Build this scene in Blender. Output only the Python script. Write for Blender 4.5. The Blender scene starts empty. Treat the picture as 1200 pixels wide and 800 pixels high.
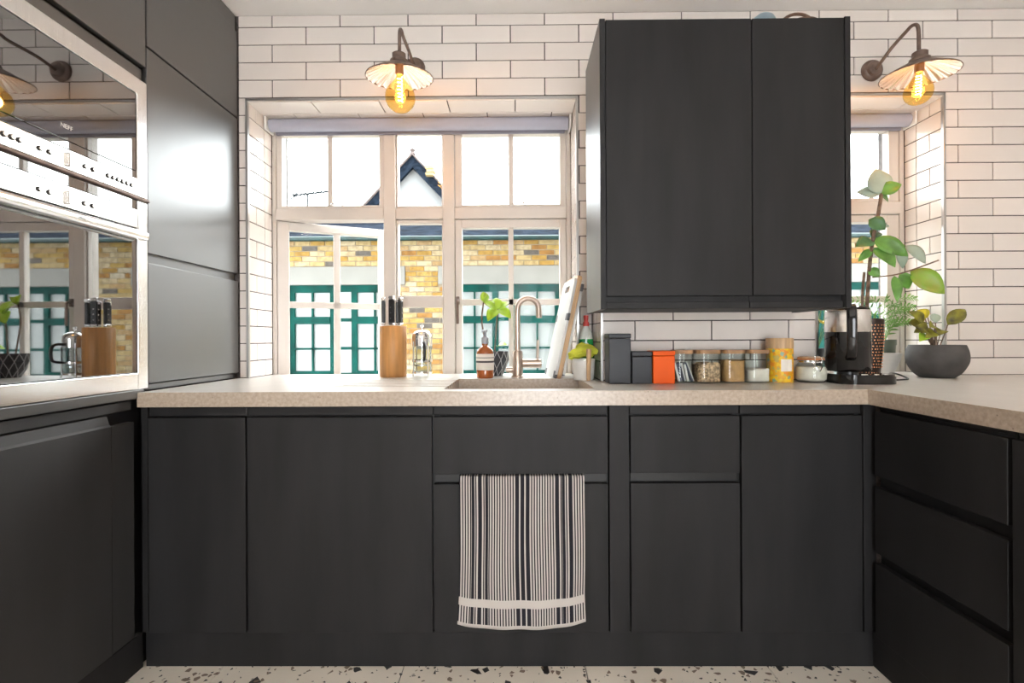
import bpy, bmesh, math, random
from mathutils import Vector, Matrix, Euler
random.seed(7)
PI = math.pi
SC = bpy.context.scene
COL = SC.collection

# ------------------------------------------------------------------ camera
YAW, ROLL = .0075, .005
Fv = Vector((-math.sin(YAW), math.cos(YAW), 0)); R0 = Vector((math.cos(YAW), math.sin(YAW), 0)); U0 = Vector((0, 0, 1))
Rv = R0*math.cos(ROLL) - U0*math.sin(ROLL); Uv = U0*math.cos(ROLL) + R0*math.sin(ROLL)
cam = bpy.data.objects.new('camera', bpy.data.cameras.new('camera'))
COL.objects.link(cam)
m = Matrix.Identity(4)
for i in range(3):
    m[i][0], m[i][1], m[i][2] = Rv[i], Uv[i], -Fv[i]
m[2][3] = 1.09
cam.matrix_world = m
cam.data.sensor_width = 36
cam.data.lens = 575/1200*36
cam.data.shift_y = -3/1200
cam.data.clip_start = .02
SC.camera = cam

# ------------------------------------------------------------------ sky, exposure
SKY = 10.0
w = bpy.data.worlds.new('overcast_sky'); SC.world = w; w.use_nodes = True
bg = w.node_tree.nodes['Background']
bg.inputs['Color'].default_value = (.94, .975, 1, 1); bg.inputs['Strength'].default_value = SKY
SC.view_settings.view_transform = 'Standard'; SC.view_settings.look = 'None'
SC.view_settings.exposure = 0.5; SC.view_settings.gamma = 1.0
SC.view_settings.use_curve_mapping = False

FILL_EMIT = 24.0        # emission of the unseen ceiling discs added for warm fill
BULB_W = 1.8            # watts of each wall lamp bulb

# ------------------------------------------------------------------ materials
MATS = {}
def nd(nt, t, **kw):
    n = nt.nodes.new(t)
    for k, v in kw.items(): setattr(n, k, v)
    return n
def ramp(nt, stops, interp='LINEAR'):
    r = nd(nt, 'ShaderNodeValToRGB'); r.color_ramp.interpolation = interp
    e = r.color_ramp.elements
    while len(e) < len(stops): e.new(.5)
    for i, (p, c) in enumerate(stops):
        e[i].position = p; e[i].color = (*c, 1) if len(c) == 3 else c
    return r
def mat(name, col, rough=.5, metal=0, ior=1.5, coat=0, var=.06, vscale=8, bump=0, bscale=60, stretch=(1, 1, 1),
        rvar=0, col2=None, obj_var=0, emit=None, trans=0, sss=0):
    m = bpy.data.materials.new(name); m.use_nodes = True
    nt = m.node_tree; b = nt.nodes['Principled BSDF']; L = nt.links.new
    b.inputs['Roughness'].default_value = rough; b.inputs['Metallic'].default_value = metal
    b.inputs['IOR'].default_value = ior; b.inputs['Coat Weight'].default_value = coat
    b.inputs['Coat Roughness'].default_value = .08
    b.inputs['Transmission Weight'].default_value = trans
    tc = nd(nt, 'ShaderNodeTexCoord'); mp = nd(nt, 'ShaderNodeMapping')
    mp.inputs['Scale'].default_value = stretch
    L(tc.outputs['Object'], mp.inputs['Vector'])
    oi = nd(nt, 'ShaderNodeObjectInfo')
    off = nd(nt, 'ShaderNodeVectorMath', operation='SCALE'); off.inputs[0].default_value = (13.1, 7.7, 19.3)
    L(oi.outputs['Random'], off.inputs['Scale']); L(off.outputs[0], mp.inputs['Location'])
    nz = nd(nt, 'ShaderNodeTexNoise'); nz.inputs['Scale'].default_value = vscale; nz.inputs['Detail'].default_value = 6
    L(mp.outputs[0], nz.inputs['Vector'])
    c2 = col2 or tuple(max(0, c*(1-2.5*var)) for c in col)
    c1 = col if col2 else tuple(min(1, c*(1+1.2*var)) for c in col)
    rp = ramp(nt, [(.3, c2), (.7, c1)])
    L(nz.outputs['Fac'], rp.inputs['Fac'])
    src = rp.outputs['Color']
    if obj_var:
        hs = nd(nt, 'ShaderNodeHueSaturation')
        mr = nd(nt, 'ShaderNodeMapRange'); mr.inputs['To Min'].default_value = 1-obj_var; mr.inputs['To Max'].default_value = 1+obj_var*.6
        L(oi.outputs['Random'], mr.inputs['Value']); L(mr.outputs[0], hs.inputs['Value']); L(src, hs.inputs['Color']); src = hs.outputs['Color']
    L(src, b.inputs['Base Color'])
    if rvar:
        mr = nd(nt, 'ShaderNodeMapRange'); mr.inputs['To Min'].default_value = max(.02, rough-rvar); mr.inputs['To Max'].default_value = rough+rvar
        L(nz.outputs['Fac'], mr.inputs['Value']); L(mr.outputs[0], b.inputs['Roughness'])
    if bump:
        nb = nd(nt, 'ShaderNodeTexNoise'); nb.inputs['Scale'].default_value = bscale; nb.inputs['Detail'].default_value = 3
        L(mp.outputs[0], nb.inputs['Vector'])
        bp = nd(nt, 'ShaderNodeBump'); bp.inputs['Strength'].default_value = bump; bp.inputs['Distance'].default_value = .004
        L(nb.outputs['Fac'], bp.inputs['Height']); L(bp.outputs[0], b.inputs['Normal'])
    if emit:
        b.inputs['Emission Color'].default_value = (*emit[0], 1); b.inputs['Emission Strength'].default_value = emit[1]
    MATS[name] = m
    return m
def glass_mat(name, tint=(1, 1, 1), gloss=.5, rough=.01, ior=1.45):
    """thin glass: light passes straight through, the surface mirrors by Fresnel"""
    m = bpy.data.materials.new(name); m.use_nodes = True
    nt = m.node_tree; nt.nodes.clear(); L = nt.links.new
    o = nd(nt, 'ShaderNodeOutputMaterial'); mx = nd(nt, 'ShaderNodeMixShader')
    t = nd(nt, 'ShaderNodeBsdfTransparent'); g = nd(nt, 'ShaderNodeBsdfGlossy'); fr = nd(nt, 'ShaderNodeLayerWeight')
    t.inputs['Color'].default_value = (*tint, 1); g.inputs['Roughness'].default_value = rough
    fr.inputs['Blend'].default_value = .5
    pw = nd(nt, 'ShaderNodeMath', operation='POWER'); pw.inputs[1].default_value = 5
    sc_ = nd(nt, 'ShaderNodeMath', operation='MULTIPLY_ADD'); sc_.inputs[1].default_value = .96; sc_.inputs[2].default_value = ((ior-1)/(ior+1))**2
    L(fr.outputs['Facing'], pw.inputs[0]); L(pw.outputs[0], sc_.inputs[0])
    mu = nd(nt, 'ShaderNodeMath', operation='MULTIPLY'); mu.inputs[1].default_value = gloss
    nz = nd(nt, 'ShaderNodeTexNoise'); nz.inputs['Scale'].default_value = 3.0
    bp = nd(nt, 'ShaderNodeBump'); bp.inputs['Strength'].default_value = .02
    L(nz.outputs['Fac'], bp.inputs['Height']); L(bp.outputs[0], g.inputs['Normal'])
    L(sc_.outputs[0], mu.inputs[0]); L(mu.outputs[0], mx.inputs[0]); L(t.outputs[0], mx.inputs[1]); L(g.outputs[0], mx.inputs[2])
    L(mx.outputs[0], o.inputs['Surface'])
    MATS[name] = m
    return m

mat('tile', (.765, .705, .66), .14, var=.012, vscale=5, bump=.05, bscale=9, obj_var=.05)
mat('grout', (.10, .085, .08), .9, var=.2, vscale=60)
mat('plaster', (.92, .90, .88), .8, var=.02, vscale=3)
mat('room_wall', (.74, .70, .66), .8, var=.02, vscale=3)
mat('cabinet', (.0155, .015, .0162), .55, ior=1.36, var=.16, vscale=5, bump=.05, bscale=220, stretch=(2.2, 2.2, .35), rvar=.05)
mat('satin', (.015, .0145, .0155), .66, ior=1.75, var=.15, vscale=5, bump=.05, bscale=220, stretch=(2.2, 2.2, .35))
mat('lacquer', (.012, .0115, .012), .40, ior=2.5, var=.12, vscale=2.5, bump=.012, bscale=90, rvar=.04)
mat('channel', (.008, .008, .009), .45, var=.1)
mat('steel', (.86, .85, .84), .22, metal=1, var=.03, vscale=6, stretch=(1, 60, 1), rvar=.05)
mat('chrome', (.85, .85, .86), .08, metal=1, var=.02)
mat('trim_metal', (.52, .51, .50), .35, metal=1, var=.03)
mat('nickel', (.52, .43, .365), .36, metal=1, var=.06, vscale=30)
mat('oven_glass', (.006, .006, .007), .02, ior=3.2, var=.02)
mat('black_plastic', (.012, .012, .013), .3, var=.1)
mat('black_gloss', (.008, .008, .009), .06, var=.1)
mat('rubber', (.10, .10, .11), .6, var=.08)
mat('frame_paint', (.63, .575, .525), .35, var=.02)
mat('blind', (.38, .39, .47), .75, var=.03, bump=.05, bscale=300)
mat('blind_dark', (.22, .22, .27), .7, var=.03)
mat('brown_metal', (.20, .14, .115), .42, metal=.5, var=.15, vscale=30)
mat('ceramic_flute', (.80, .73, .69), .22, metal=.92, var=.02)
mat('white_plastic', (.85, .85, .84), .35, var=.02)
mat('board_white', (.60, .60, .60), .4, var=.02)
mat('wood', (.56, .27, .085), .45, var=.12, vscale=6, stretch=(9, 9, .7), bump=.03, bscale=30)
mat('wood_pale', (.62, .40, .22), .5, var=.12, vscale=8, stretch=(9, 9, .8))
mat('wood_lid', (.45, .25, .12), .5, var=.18, vscale=9, stretch=(2, 14, 2))
mat('soap_amber', (.40, .10, .02), .06, var=.1, coat=.6)
mat('label_cream', (.80, .74, .66), .6, var=.02)
mat('label_dark', (.05, .045, .045), .6, var=.05)
mat('grey_pump', (.32, .33, .36), .3, var=.05)
mat('soap_green', (.01, .26, .07), .12, var=.1, coat=.5)
mat('soap_clear', (.62, .66, .62), .15, var=.05, coat=.5)
mat('cap_red', (.55, .05, .04), .35, var=.05)
mat('cloth_lime', (.55, .58, .05), .85, var=.12, vscale=20, bump=.5, bscale=90)
mat('tub', (.72, .71, .68), .25, var=.06, vscale=12)
mat('tin_dark', (.022, .024, .030), .42, var=.06, ior=1.42)
mat('tin_orange', (.85, .11, .004), .5, var=.03, ior=1.35)
mat('oats', (.62, .42, .25), .9, var=.35, vscale=110, bump=.8, bscale=120)
mat('sugar_brown', (.58, .33, .13), .9, var=.1, vscale=40, bump=.3, bscale=200)
mat('flour', (.86, .80, .72), .9, var=.05, vscale=30)
mat('sachet', (.75, .74, .72), .5, var=.05)
mat('sachet_dark', (.05, .06, .10), .4, var=.05)
mat('seal_orange', (.60, .20, .07), .5, var=.05)
mat('concrete_pot', (.075, .070, .068), .7, var=.15, vscale=14, bump=.15, bscale=80)
mat('pot_black', (.018, .02, .026), .35, var=.1)
mat('pot_groove', (.42, .41, .42), .5, var=.05)
mat('pot_green', (.10, .13, .10), .4, var=.06)
mat('bowl_grey', (.58, .56, .53), .3, var=.06, coat=.4)
mat('hammered', (.06, .045, .04), .25, metal=.7, var=.2, vscale=40)
mat('copper', (.80, .42, .24), .25, metal=1, var=.1)
mat('soil', (.045, .03, .02), .95, var=.3, vscale=60, bump=.8, bscale=100)
mat('leaf_bright', (.30, .52, .02), .4, var=.15, vscale=14, col2=(.42, .62, .06))
mat('leaf_green', (.16, .38, .07), .38, var=.2, vscale=14)
mat('leaf_deep', (.07, .19, .07), .36, var=.2, vscale=14)
mat('leaf_sage', (.36, .44, .36), .5, var=.1, vscale=10)
mat('leaf_olive', (.30, .30, .02), .45, var=.4, vscale=26, col2=(.06, .05, .02))
mat('leaf_fern', (.17, .36, .08), .5, var=.2, vscale=20)
mat('leaf_red', (.20, .45, .04), .4, vscale=16, col2=(.36, .30, .05))
mat('leaf_yellow', (.62, .52, .03), .5, var=.2, vscale=30)
mat('bark', (.20, .13, .09), .8, var=.25, vscale=50, bump=.4, bscale=80)
mat('stem_green', (.16, .22, .06), .6, var=.15)
mat('plate_blue', (.22, .30, .36), .3, var=.06)
mat('wicker', (.16, .09, .06), .7, var=.2, vscale=40, bump=.5, bscale=120)
mat('mortar', (.22, .18, .13), .95, var=.15, vscale=10)
mat('stone', (.20, .198, .185), .85, var=.04, vscale=4)
mat('teal', (.0, .048, .039), .6, ior=1.2, var=.2, vscale=6)
mat('teal_dark', (.0, .025, .024), .5, var=.2, vscale=6)
mat('pane_white', (.25, .275, .275), .4, var=.02, vscale=3)
mat('slate', (.013, .019, .030), .95, ior=1.1, var=.3, vscale=7, bump=.6, bscale=14, stretch=(1, 1, 3))
mat('render_white', (.17, .175, .18), .9, var=.02)
mat('ridge_tile', (.10, .075, .07), .85, var=.2)
mat('paving', (.30, .29, .27), .9, var=.1, vscale=2)
mat('aerial', (.03, .035, .04), .7, ior=1.2, var=.05)
mat('fill_glow', (1, .95, .9), .5, emit=((1, .80, .60), FILL_EMIT), var=.01)
mat('filament', (1, .6, .2), .5, emit=((1, .60, .20), 60), var=.01)
mat('letter_white', (.75, .75, .75), .4, var=.01)
mat('letter_grey', (.22, .22, .23), .4, var=.01)
glass_mat('window_glass', (.98, .995, .99), .12)
glass_mat('jar_glass', (.93, .95, .94), .85)
glass_mat('bulb_glass', (1, .84, .46), .7)
glass_mat('beaker_glass', (.90, .93, .93), .8)

def concrete():
    m = mat('concrete', (.56, .53, .49), .30, ior=1.75, var=.02, vscale=14, bump=.03, bscale=140)
    nt = m.node_tree; L = nt.links.new; b = nt.nodes['Principled BSDF']
    src = b.inputs['Base Color'].links[0].from_socket
    tc = nd(nt, 'ShaderNodeTexCoord'); v = nd(nt, 'ShaderNodeTexVoronoi'); v.inputs['Scale'].default_value = 55
    L(tc.outputs['Object'], v.inputs['Vector'])
    n = nd(nt, 'ShaderNodeTexNoise'); n.inputs['Scale'].default_value = 16; L(tc.outputs['Object'], n.inputs['Vector'])
    r1 = ramp(nt, [(.06, (1, 1, 1)), (.16, (0, 0, 0))]); L(v.outputs['Distance'], r1.inputs['Fac'])
    r2 = ramp(nt, [(.52, (0, 0, 0)), (.62, (1, 1, 1))]); L(n.outputs['Fac'], r2.inputs['Fac'])
    mu = nd(nt, 'ShaderNodeMath', operation='MULTIPLY'); L(r1.outputs[0], mu.inputs[0]); L(r2.outputs[0], mu.inputs[1])
    mx = nd(nt, 'ShaderNodeMixRGB'); mx.inputs['Color2'].default_value = (.16, .12, .09, 1)
    L(mu.outputs[0], mx.inputs['Fac'])
    # pale colour on upward faces, speckled brown on the rest
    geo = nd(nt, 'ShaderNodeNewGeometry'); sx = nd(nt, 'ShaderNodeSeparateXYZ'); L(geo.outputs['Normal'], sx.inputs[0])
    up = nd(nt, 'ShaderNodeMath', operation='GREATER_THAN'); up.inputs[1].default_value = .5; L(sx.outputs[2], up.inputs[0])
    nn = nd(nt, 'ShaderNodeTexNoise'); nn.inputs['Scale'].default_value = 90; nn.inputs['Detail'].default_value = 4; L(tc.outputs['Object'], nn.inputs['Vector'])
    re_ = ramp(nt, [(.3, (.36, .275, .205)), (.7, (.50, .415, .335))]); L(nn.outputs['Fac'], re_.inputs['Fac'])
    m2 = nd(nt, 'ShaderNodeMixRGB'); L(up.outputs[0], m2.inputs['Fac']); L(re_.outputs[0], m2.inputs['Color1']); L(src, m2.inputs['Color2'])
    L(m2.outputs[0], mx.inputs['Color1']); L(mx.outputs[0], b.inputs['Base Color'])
concrete()

def terrazzo():
    m = mat('terrazzo', (.88, .80, .70), .3, var=.04, vscale=3)
    nt = m.node_tree; L = nt.links.new; b = nt.nodes['Principled BSDF']
    src = b.inputs['Base Color'].links[0].from_socket
    geo = nd(nt, 'ShaderNodeNewGeometry')
    for sc, thr, edge, c in ((30, .90, .16, (.022, .02, .02, 1)), (95, .92, .15, (.05, .045, .04, 1)), (60, .93, .12, (.24, .17, .12, 1))):
        v = nd(nt, 'ShaderNodeTexVoronoi'); v.inputs['Scale'].default_value = sc; L(geo.outputs['Position'], v.inputs['Vector'])
        e = nd(nt, 'ShaderNodeTexVoronoi', feature='DISTANCE_TO_EDGE'); e.inputs['Scale'].default_value = sc; L(geo.outputs['Position'], e.inputs['Vector'])
        sp = nd(nt, 'ShaderNodeSeparateColor'); L(v.outputs['Color'], sp.inputs[0])
        g1 = nd(nt, 'ShaderNodeMath', operation='GREATER_THAN'); g1.inputs[1].default_value = thr; L(sp.outputs[0], g1.inputs[0])
        g2 = nd(nt, 'ShaderNodeMath', operation='GREATER_THAN'); g2.inputs[1].default_value = edge; L(e.outputs['Distance'], g2.inputs[0])
        mu = nd(nt, 'ShaderNodeMath', operation='MULTIPLY'); L(g1.outputs[0], mu.inputs[0]); L(g2.outputs[0], mu.inputs[1])
        mx = nd(nt, 'ShaderNodeMixRGB'); mx.inputs['Color2'].default_value = c
        L(mu.outputs[0], mx.inputs['Fac']); L(src, mx.inputs['Color1']); src = mx.outputs[0]
    L(src, b.inputs['Base Color'])
terrazzo()

def brick_mat(name, island):
    m = mat(name, (.5, .4, .2), .9, var=.1, vscale=12, bump=.5, bscale=40)
    nt = m.node_tree; L = nt.links.new; b = nt.nodes['Principled BSDF']
    if island: r = nd(nt, 'ShaderNodeNewGeometry').outputs['Random Per Island']
    else: r = nd(nt, 'ShaderNodeObjectInfo').outputs['Random']
    rp = ramp(nt, [(0, (0.323, 0.240, 0.112)), (.16, (0.280, 0.166, 0.036)), (.30, (0.364, 0.293, 0.179)), (.45, (0.307, 0.206, 0.060)), (.58, (0.253, 0.126, 0.030)),
                   (.68, (0.336, 0.259, 0.131)), (.80, (0.301, 0.200, 0.095)), (.92, (0.091, 0.080, 0.071)), (.96, (0.350, 0.306, 0.226))], 'CONSTANT')
    L(r, rp.inputs['Fac'])
    nz = nd(nt, 'ShaderNodeTexNoise'); nz.inputs['Scale'].default_value = 14; nz.inputs['Detail'].default_value = 5
    gp = nd(nt, 'ShaderNodeNewGeometry'); L(gp.outputs['Position'], nz.inputs['Vector'])
    r2 = ramp(nt, [(.35, (.62, .58, .52)), (.6, (1, 1, 1))]); L(nz.outputs['Fac'], r2.inputs['Fac'])
    mx = nd(nt, 'ShaderNodeMixRGB', blend_type='MULTIPLY'); mx.inputs['Fac'].default_value = .8
    L(rp.outputs[0], mx.inputs['Color1']); L(r2.outputs[0], mx.inputs['Color2']); L(mx.outputs[0], b.inputs['Base Color'])
brick_mat('brick', False); brick_mat('brick_rest', True)

def towel_mat():
    m = mat('towel', (.7, .66, .62), .95, var=.02, bump=.35, bscale=500)
    nt = m.node_tree; L = nt.links.new; b = nt.nodes['Principled BSDF']
    uv = nd(nt, 'ShaderNodeUVMap'); sp = nd(nt, 'ShaderNodeSeparateXYZ'); L(uv.outputs[0], sp.inputs[0])
    k = nd(nt, 'ShaderNodeMath', operation='MULTIPLY'); k.inputs[1].default_value = 47; L(sp.outputs[0], k.inputs[0])
    fr = nd(nt, 'ShaderNodeMath', operation='FRACT'); L(k.outputs[0], fr.inputs[0])
    lt = nd(nt, 'ShaderNodeMath', operation='LESS_THAN'); lt.inputs[1].default_value = .46; L(fr.outputs[0], lt.inputs[0])
    st = [(0, (.5, .5, .5))]                       # .5 = fine lines, 0 = plain pale, 1 = thick dark stripe
    for c in (.108, .162, .216, .462, .506, .550, .775, .829, .883):
        st += [(c-.011, (1, 1, 1)), (c+.011, (.5, .5, .5))]
    rp = ramp(nt, st[:32], 'CONSTANT'); L(sp.outputs[0], rp.inputs['Fac'])
    dark = nd(nt, 'ShaderNodeMath', operation='GREATER_THAN'); dark.inputs[1].default_value = .8; L(rp.outputs[0], dark.inputs[0])
    mid = nd(nt, 'ShaderNodeMath', operation='COMPARE'); mid.inputs[1].default_value = .5; mid.inputs[2].default_value = .35; L(rp.outputs[0], mid.inputs[0])
    fm = nd(nt, 'ShaderNodeMath', operation='MULTIPLY'); L(lt.outputs[0], fm.inputs[0]); L(mid.outputs[0], fm.inputs[1])
    mxx = nd(nt, 'ShaderNodeMath', operation='MAXIMUM'); L(dark.outputs[0], mxx.inputs[0]); L(fm.outputs[0], mxx.inputs[1])
    bands = ramp(nt, [(0, (0, 0, 0)), (.02, (1, 1, 1)), (.135, (0, 0, 0)), (.19, (1, 1, 1))], 'CONSTANT'); L(sp.outputs[1], bands.inputs['Fac'])
    mu = nd(nt, 'ShaderNodeMath', operation='MULTIPLY'); L(mxx.outputs[0], mu.inputs[0]); L(bands.outputs[0], mu.inputs[1])
    mx = nd(nt, 'ShaderNodeMixRGB'); mx.inputs['Color1'].default_value = (.54, .495, .465, 1); mx.inputs['Color2'].default_value = (.012, .012, .018, 1)
    L(mu.outputs[0], mx.inputs['Fac']); L(mx.outputs[0], b.inputs['Base Color'])
towel_mat()

def tin_print():
    m = mat('tin_print', (.75, .35, .02), .5, var=.05)
    nt = m.node_tree; L = nt.links.new; b = nt.nodes['Principled BSDF']
    tc = nd(nt, 'ShaderNodeTexCoord'); v = nd(nt, 'ShaderNodeTexVoronoi'); v.inputs['Scale'].default_value = 85; L(tc.outputs['Object'], v.inputs['Vector'])
    sp = nd(nt, 'ShaderNodeSeparateColor'); L(v.outputs['Color'], sp.inputs[0])
    rp = ramp(nt, [(0, (.80, .40, .015)), (.3, (.85, .55, .02)), (.55, (.78, .28, .02)), (.72, (.55, .42, .10)), (.8, (.82, .50, .02)), (.93, (.25, .38, .25))], 'CONSTANT')
    L(sp.outputs[0], rp.inputs['Fac']); L(rp.outputs[0], b.inputs['Base Color'])
tin_print()

# ------------------------------------------------------------------ mesh helpers
def bm_new(): return bmesh.new()
def absorb(bm, t, M=None):
    if M: bmesh.ops.transform(t, matrix=M, verts=t.verts)
    me = bpy.data.meshes.new('tmp'); t.to_mesh(me); t.free(); bm.from_mesh(me); bpy.data.meshes.remove(me)
def box(bm, x0, x1, y0, y1, z0, z1, bev=0, seg=2, M=None):
    t = bmesh.new()
    bmesh.ops.create_cube(t, size=1, matrix=Matrix.Translation(((x0+x1)/2, (y0+y1)/2, (z0+z1)/2)) @ Matrix.Diagonal((abs(x1-x0), abs(y1-y0), abs(z1-z0), 1)))
    if bev: bmesh.ops.bevel(t, geom=t.edges[:], offset=bev, segments=seg, profile=.5, affect='EDGES')
    absorb(bm, t, M)
    for f in bm.faces: f.tag = True
    return bm
def soften(bm):
    for f in bm.faces:
        if not f.tag: f.smooth = True; f.tag = True
def lathe(bm, prof, seg=32, M=None, sx=1, sy=1, flute=0, nfl=0):
    rings = []
    M = M or Matrix.Identity(4)
    for r, z in prof:
        if r < 1e-6: rings.append([bm.verts.new(M @ Vector((0, 0, z)))])
        else:
            rg = []
            for i in range(seg):
                a = 2*PI*i/seg
                zz = z + (flute*r*math.cos(nfl*a) if flute else 0)
                rg.append(bm.verts.new(M @ Vector((r*sx*math.cos(a), r*sy*math.sin(a), zz))))
            rings.append(rg)
    for a, b in zip(rings, rings[1:]):
        if len(a) == 1 and len(b) == 1: continue
        for i in range(seg):
            j = (i+1) % seg
            if len(a) == 1: bm.faces.new((a[0], b[j], b[i]))
            elif len(b) == 1: bm.faces.new((a[i], a[j], b[0]))
            else: bm.faces.new((a[i], a[j], b[j], b[i]))
    soften(bm); return bm
def cyl(bm, c, r, h, seg=24, axis='z', bev=0, r2=None):
    r2 = r if r2 is None else r2
    p = [(0, 0), (r-bev, 0), (r, bev), (r2, h-bev), (r2-bev, h), (0, h)] if bev else [(0, 0), (r, 0), (r2, h), (0, h)]
    M = Matrix.Translation(c)
    if axis == 'x': M = M @ Matrix.Rotation(PI/2, 4, 'Y')
    if axis == 'y': M = M @ Matrix.Rotation(-PI/2, 4, 'X')
    return lathe(bm, p, seg, M)
def tube(bm, pts, r, seg=10, smooth=0, cap=True):
    pts = [Vector(p) for p in pts]
    if smooth: pts = catmull(pts, smooth)
    n = len(pts); rad = [r(i/(n-1)) if callable(r) else r for i in range(n)]
    t0 = (pts[1]-pts[0]).normalized()
    up = Vector((0, 0, 1)) if abs(t0.z) < .9 else Vector((1, 0, 0))
    nx = t0.cross(up).normalized(); rings = []
    for i, p in enumerate(pts):
        t = (pts[min(i+1, n-1)]-pts[max(i-1, 0)]).normalized()
        nx = (nx - t*nx.dot(t)).normalized(); ny = t.cross(nx)
        rings.append([bm.verts.new(p + (nx*math.cos(2*PI*k/seg)+ny*math.sin(2*PI*k/seg))*rad[i]) for k in range(seg)])
    for a, b in zip(rings, rings[1:]):
        for k in range(seg): bm.faces.new((a[k], a[(k+1) % seg], b[(k+1) % seg], b[k]))
    if cap:
        bm.faces.new(rings[0][::-1]); bm.faces.new(rings[-1])
    soften(bm); return bm
def catmull(P, k):
    out = []; n = len(P)
    for i in range(n-1):
        p0, p1, p2, p3 = P[max(i-1, 0)], P[i], P[i+1], P[min(i+2, n-1)]
        for s in range(k):
            t = s/k
            out.append(.5*((2*p1)+(p2-p0)*t+(2*p0-5*p1+4*p2-p3)*t*t+(3*p1-p0-3*p2+p3)*t**3))
    out.append(P[-1]); return out
def prism(bm, poly, z0, z1, M=None):
    """poly in xy, extruded along z"""
    t = bmesh.new()
    a = [t.verts.new((x, y, z0)) for x, y in poly]; b = [t.verts.new((x, y, z1)) for x, y in poly]
    t.faces.new(a[::-1]); t.faces.new(b); n = len(poly)
    for i in range(n): t.faces.new((a[i], a[(i+1) % n], b[(i+1) % n], b[i]))
    bmesh.ops.recalc_face_normals(t, faces=t.faces)
    for f in t.faces: f.smooth = len(f.verts) == 4 and n > 12
    absorb(bm, t, M)
    for f in bm.faces: f.tag = True
    return bm
def rrect(x0, x1, y0, y1, r, n=5):
    P = []
    for cx, cy, a0 in ((x1-r, y1-r, 0), (x0+r, y1-r, 90), (x0+r, y0+r, 180), (x1-r, y0+r, 270)):
        for i in range(n+1):
            a = math.radians(a0+90*i/n); P.append((cx+r*math.cos(a), cy+r*math.sin(a)))
    return P
WL = {}
def finish(bm, m, smooth=True, ang=38):
    me = bpy.data.meshes.new('mesh')
    bmesh.ops.recalc_face_normals(bm, faces=bm.faces)
    bm.to_mesh(me); bm.free()
    me.materials.append(MATS[m])
    if smooth:
        fl = [p.use_smooth for p in me.polygons]
        me.set_sharp_from_angle(angle=math.radians(ang))
        me.polygons.foreach_set('use_smooth', fl)
    else:
        for p in me.polygons: p.use_smooth = False
    return me
def obj(name, bm, m, parent=None, local=False, smooth=True):
    if parent is not None and not local:
        off = WL.get(parent, Vector())
        if off.length: bmesh.ops.translate(bm, vec=-off, verts=bm.verts)
    me = finish(bm, m, smooth); me.name = name
    o = bpy.data.objects.new(name, me); COL.objects.link(o)
    if parent is not None:
        o.parent = parent; WL[o] = WL.get(parent, Vector()).copy()
    return o
def inst(name, me, parent, loc, rot=None):
    o = bpy.data.objects.new(name, me); COL.objects.link(o); o.parent = parent
    o.location = Vector(loc) - WL.get(parent, Vector())
    if rot: o.rotation_euler = rot
    return o
def tag(o, label, cat, group=None):
    o['label'] = label; o['category'] = cat
    if group: o['group'] = group
    return o
def thing(name, label, cat, loc=(0, 0, 0), group=None, rot=None):
    o = bpy.data.objects.new(name, None); COL.objects.link(o); o.empty_display_size = .05
    o.location = loc; WL[o] = Vector(loc)
    if rot: o.rotation_euler = rot
    return tag(o, label, cat, group)
def struct(name, bm=None, m=None, loc=(0, 0, 0), smooth=False):
    if bm is None:
        o = bpy.data.objects.new(name, None); COL.objects.link(o); o.location = loc; WL[o] = Vector(loc)
    else:
        o = obj(name, bm, m, smooth=smooth); WL[o] = Vector()
    o['kind'] = 'structure'; return o
def B(*a, **k): return box(bm_new(), *a, **k)
def text(name, s, size, m, parent, M, depth=.0006):
    c = bpy.data.curves.new(name, 'FONT'); c.body = s; c.size = size; c.extrude = depth; c.align_x = 'CENTER'; c.align_y = 'CENTER'
    t = bpy.data.objects.new('tmp', c); COL.objects.link(t)
    bpy.context.view_layer.update()
    me = bpy.data.meshes.new_from_object(t.evaluated_get(bpy.context.evaluated_depsgraph_get()))
    bpy.data.objects.remove(t); bpy.data.curves.remove(c)
    me.transform(Matrix.Translation(-WL.get(parent, Vector())) @ M); me.materials.clear(); me.materials.append(MATS[m])
    o = bpy.data.objects.new(name, me); COL.objects.link(o); o.parent = parent
    return o

# ================================================================== THE ROOM
XL, YW, ZC, ZT = -1.245, 2.20, 2.55, .92          # tall unit fronts, back wall face, ceiling, worktop
OX0, OX1, OZ = -1.203, .276, 2.168                # window opening over the sink
PX0, PX1, PY = .343, 1.203, 1.966                 # boxed-out pier
QX1 = 1.910                                       # far side of the second opening
YF = 2.42                                         # window frame face
YO = 2.60                                         # outer face of the wall
RX, YR = 2.90, -3.3                               # right wall, rear wall
SILLZ = .78

bm = bm_new()
G = .0035
box(bm, XL-.66, OX0-G, YW+G, YO, 0, ZC)
box(bm, OX1+G, PX1-G, YW+G, YO, 0, ZC)
box(bm, QX1+G, RX+.2, YW+G, YO, 0, ZC)
box(bm, OX0-G, OX1+G, YW+G, YO, OZ+G, ZC); box(bm, PX1-G, QX1+G, YW+G, YO, OZ+G, ZC)
box(bm, OX0-G, OX1+G, YW+G, YO, 0, SILLZ); box(bm, PX1-G, QX1+G, YW+G, YO, 0, SILLZ)
wall_back = struct('wall_back', bm, 'grout')
PZ = 2.12
bm = B(PX0+G, PX1-G, PY+G, YW+G, 0, PZ)
pier = struct('wall_pier', bm, 'grout')
struct('wall_left', B(XL-.66, XL-.62, YR, YW, 0, ZC), 'room_wall')
struct('wall_right', B(RX, RX+.2, YR, YW, 0, ZC), 'room_wall')
bm = bm_new()
box(bm, XL-.66, -.5, YR-.2, YR, 0, ZC); box(bm, 1.3, RX+.2, YR-.2, YR, 0, ZC); box(bm, -.5, 1.3, YR-.2, YR, 2.1, ZC)
struct('wall_rear', bm, 'room_wall')
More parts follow.
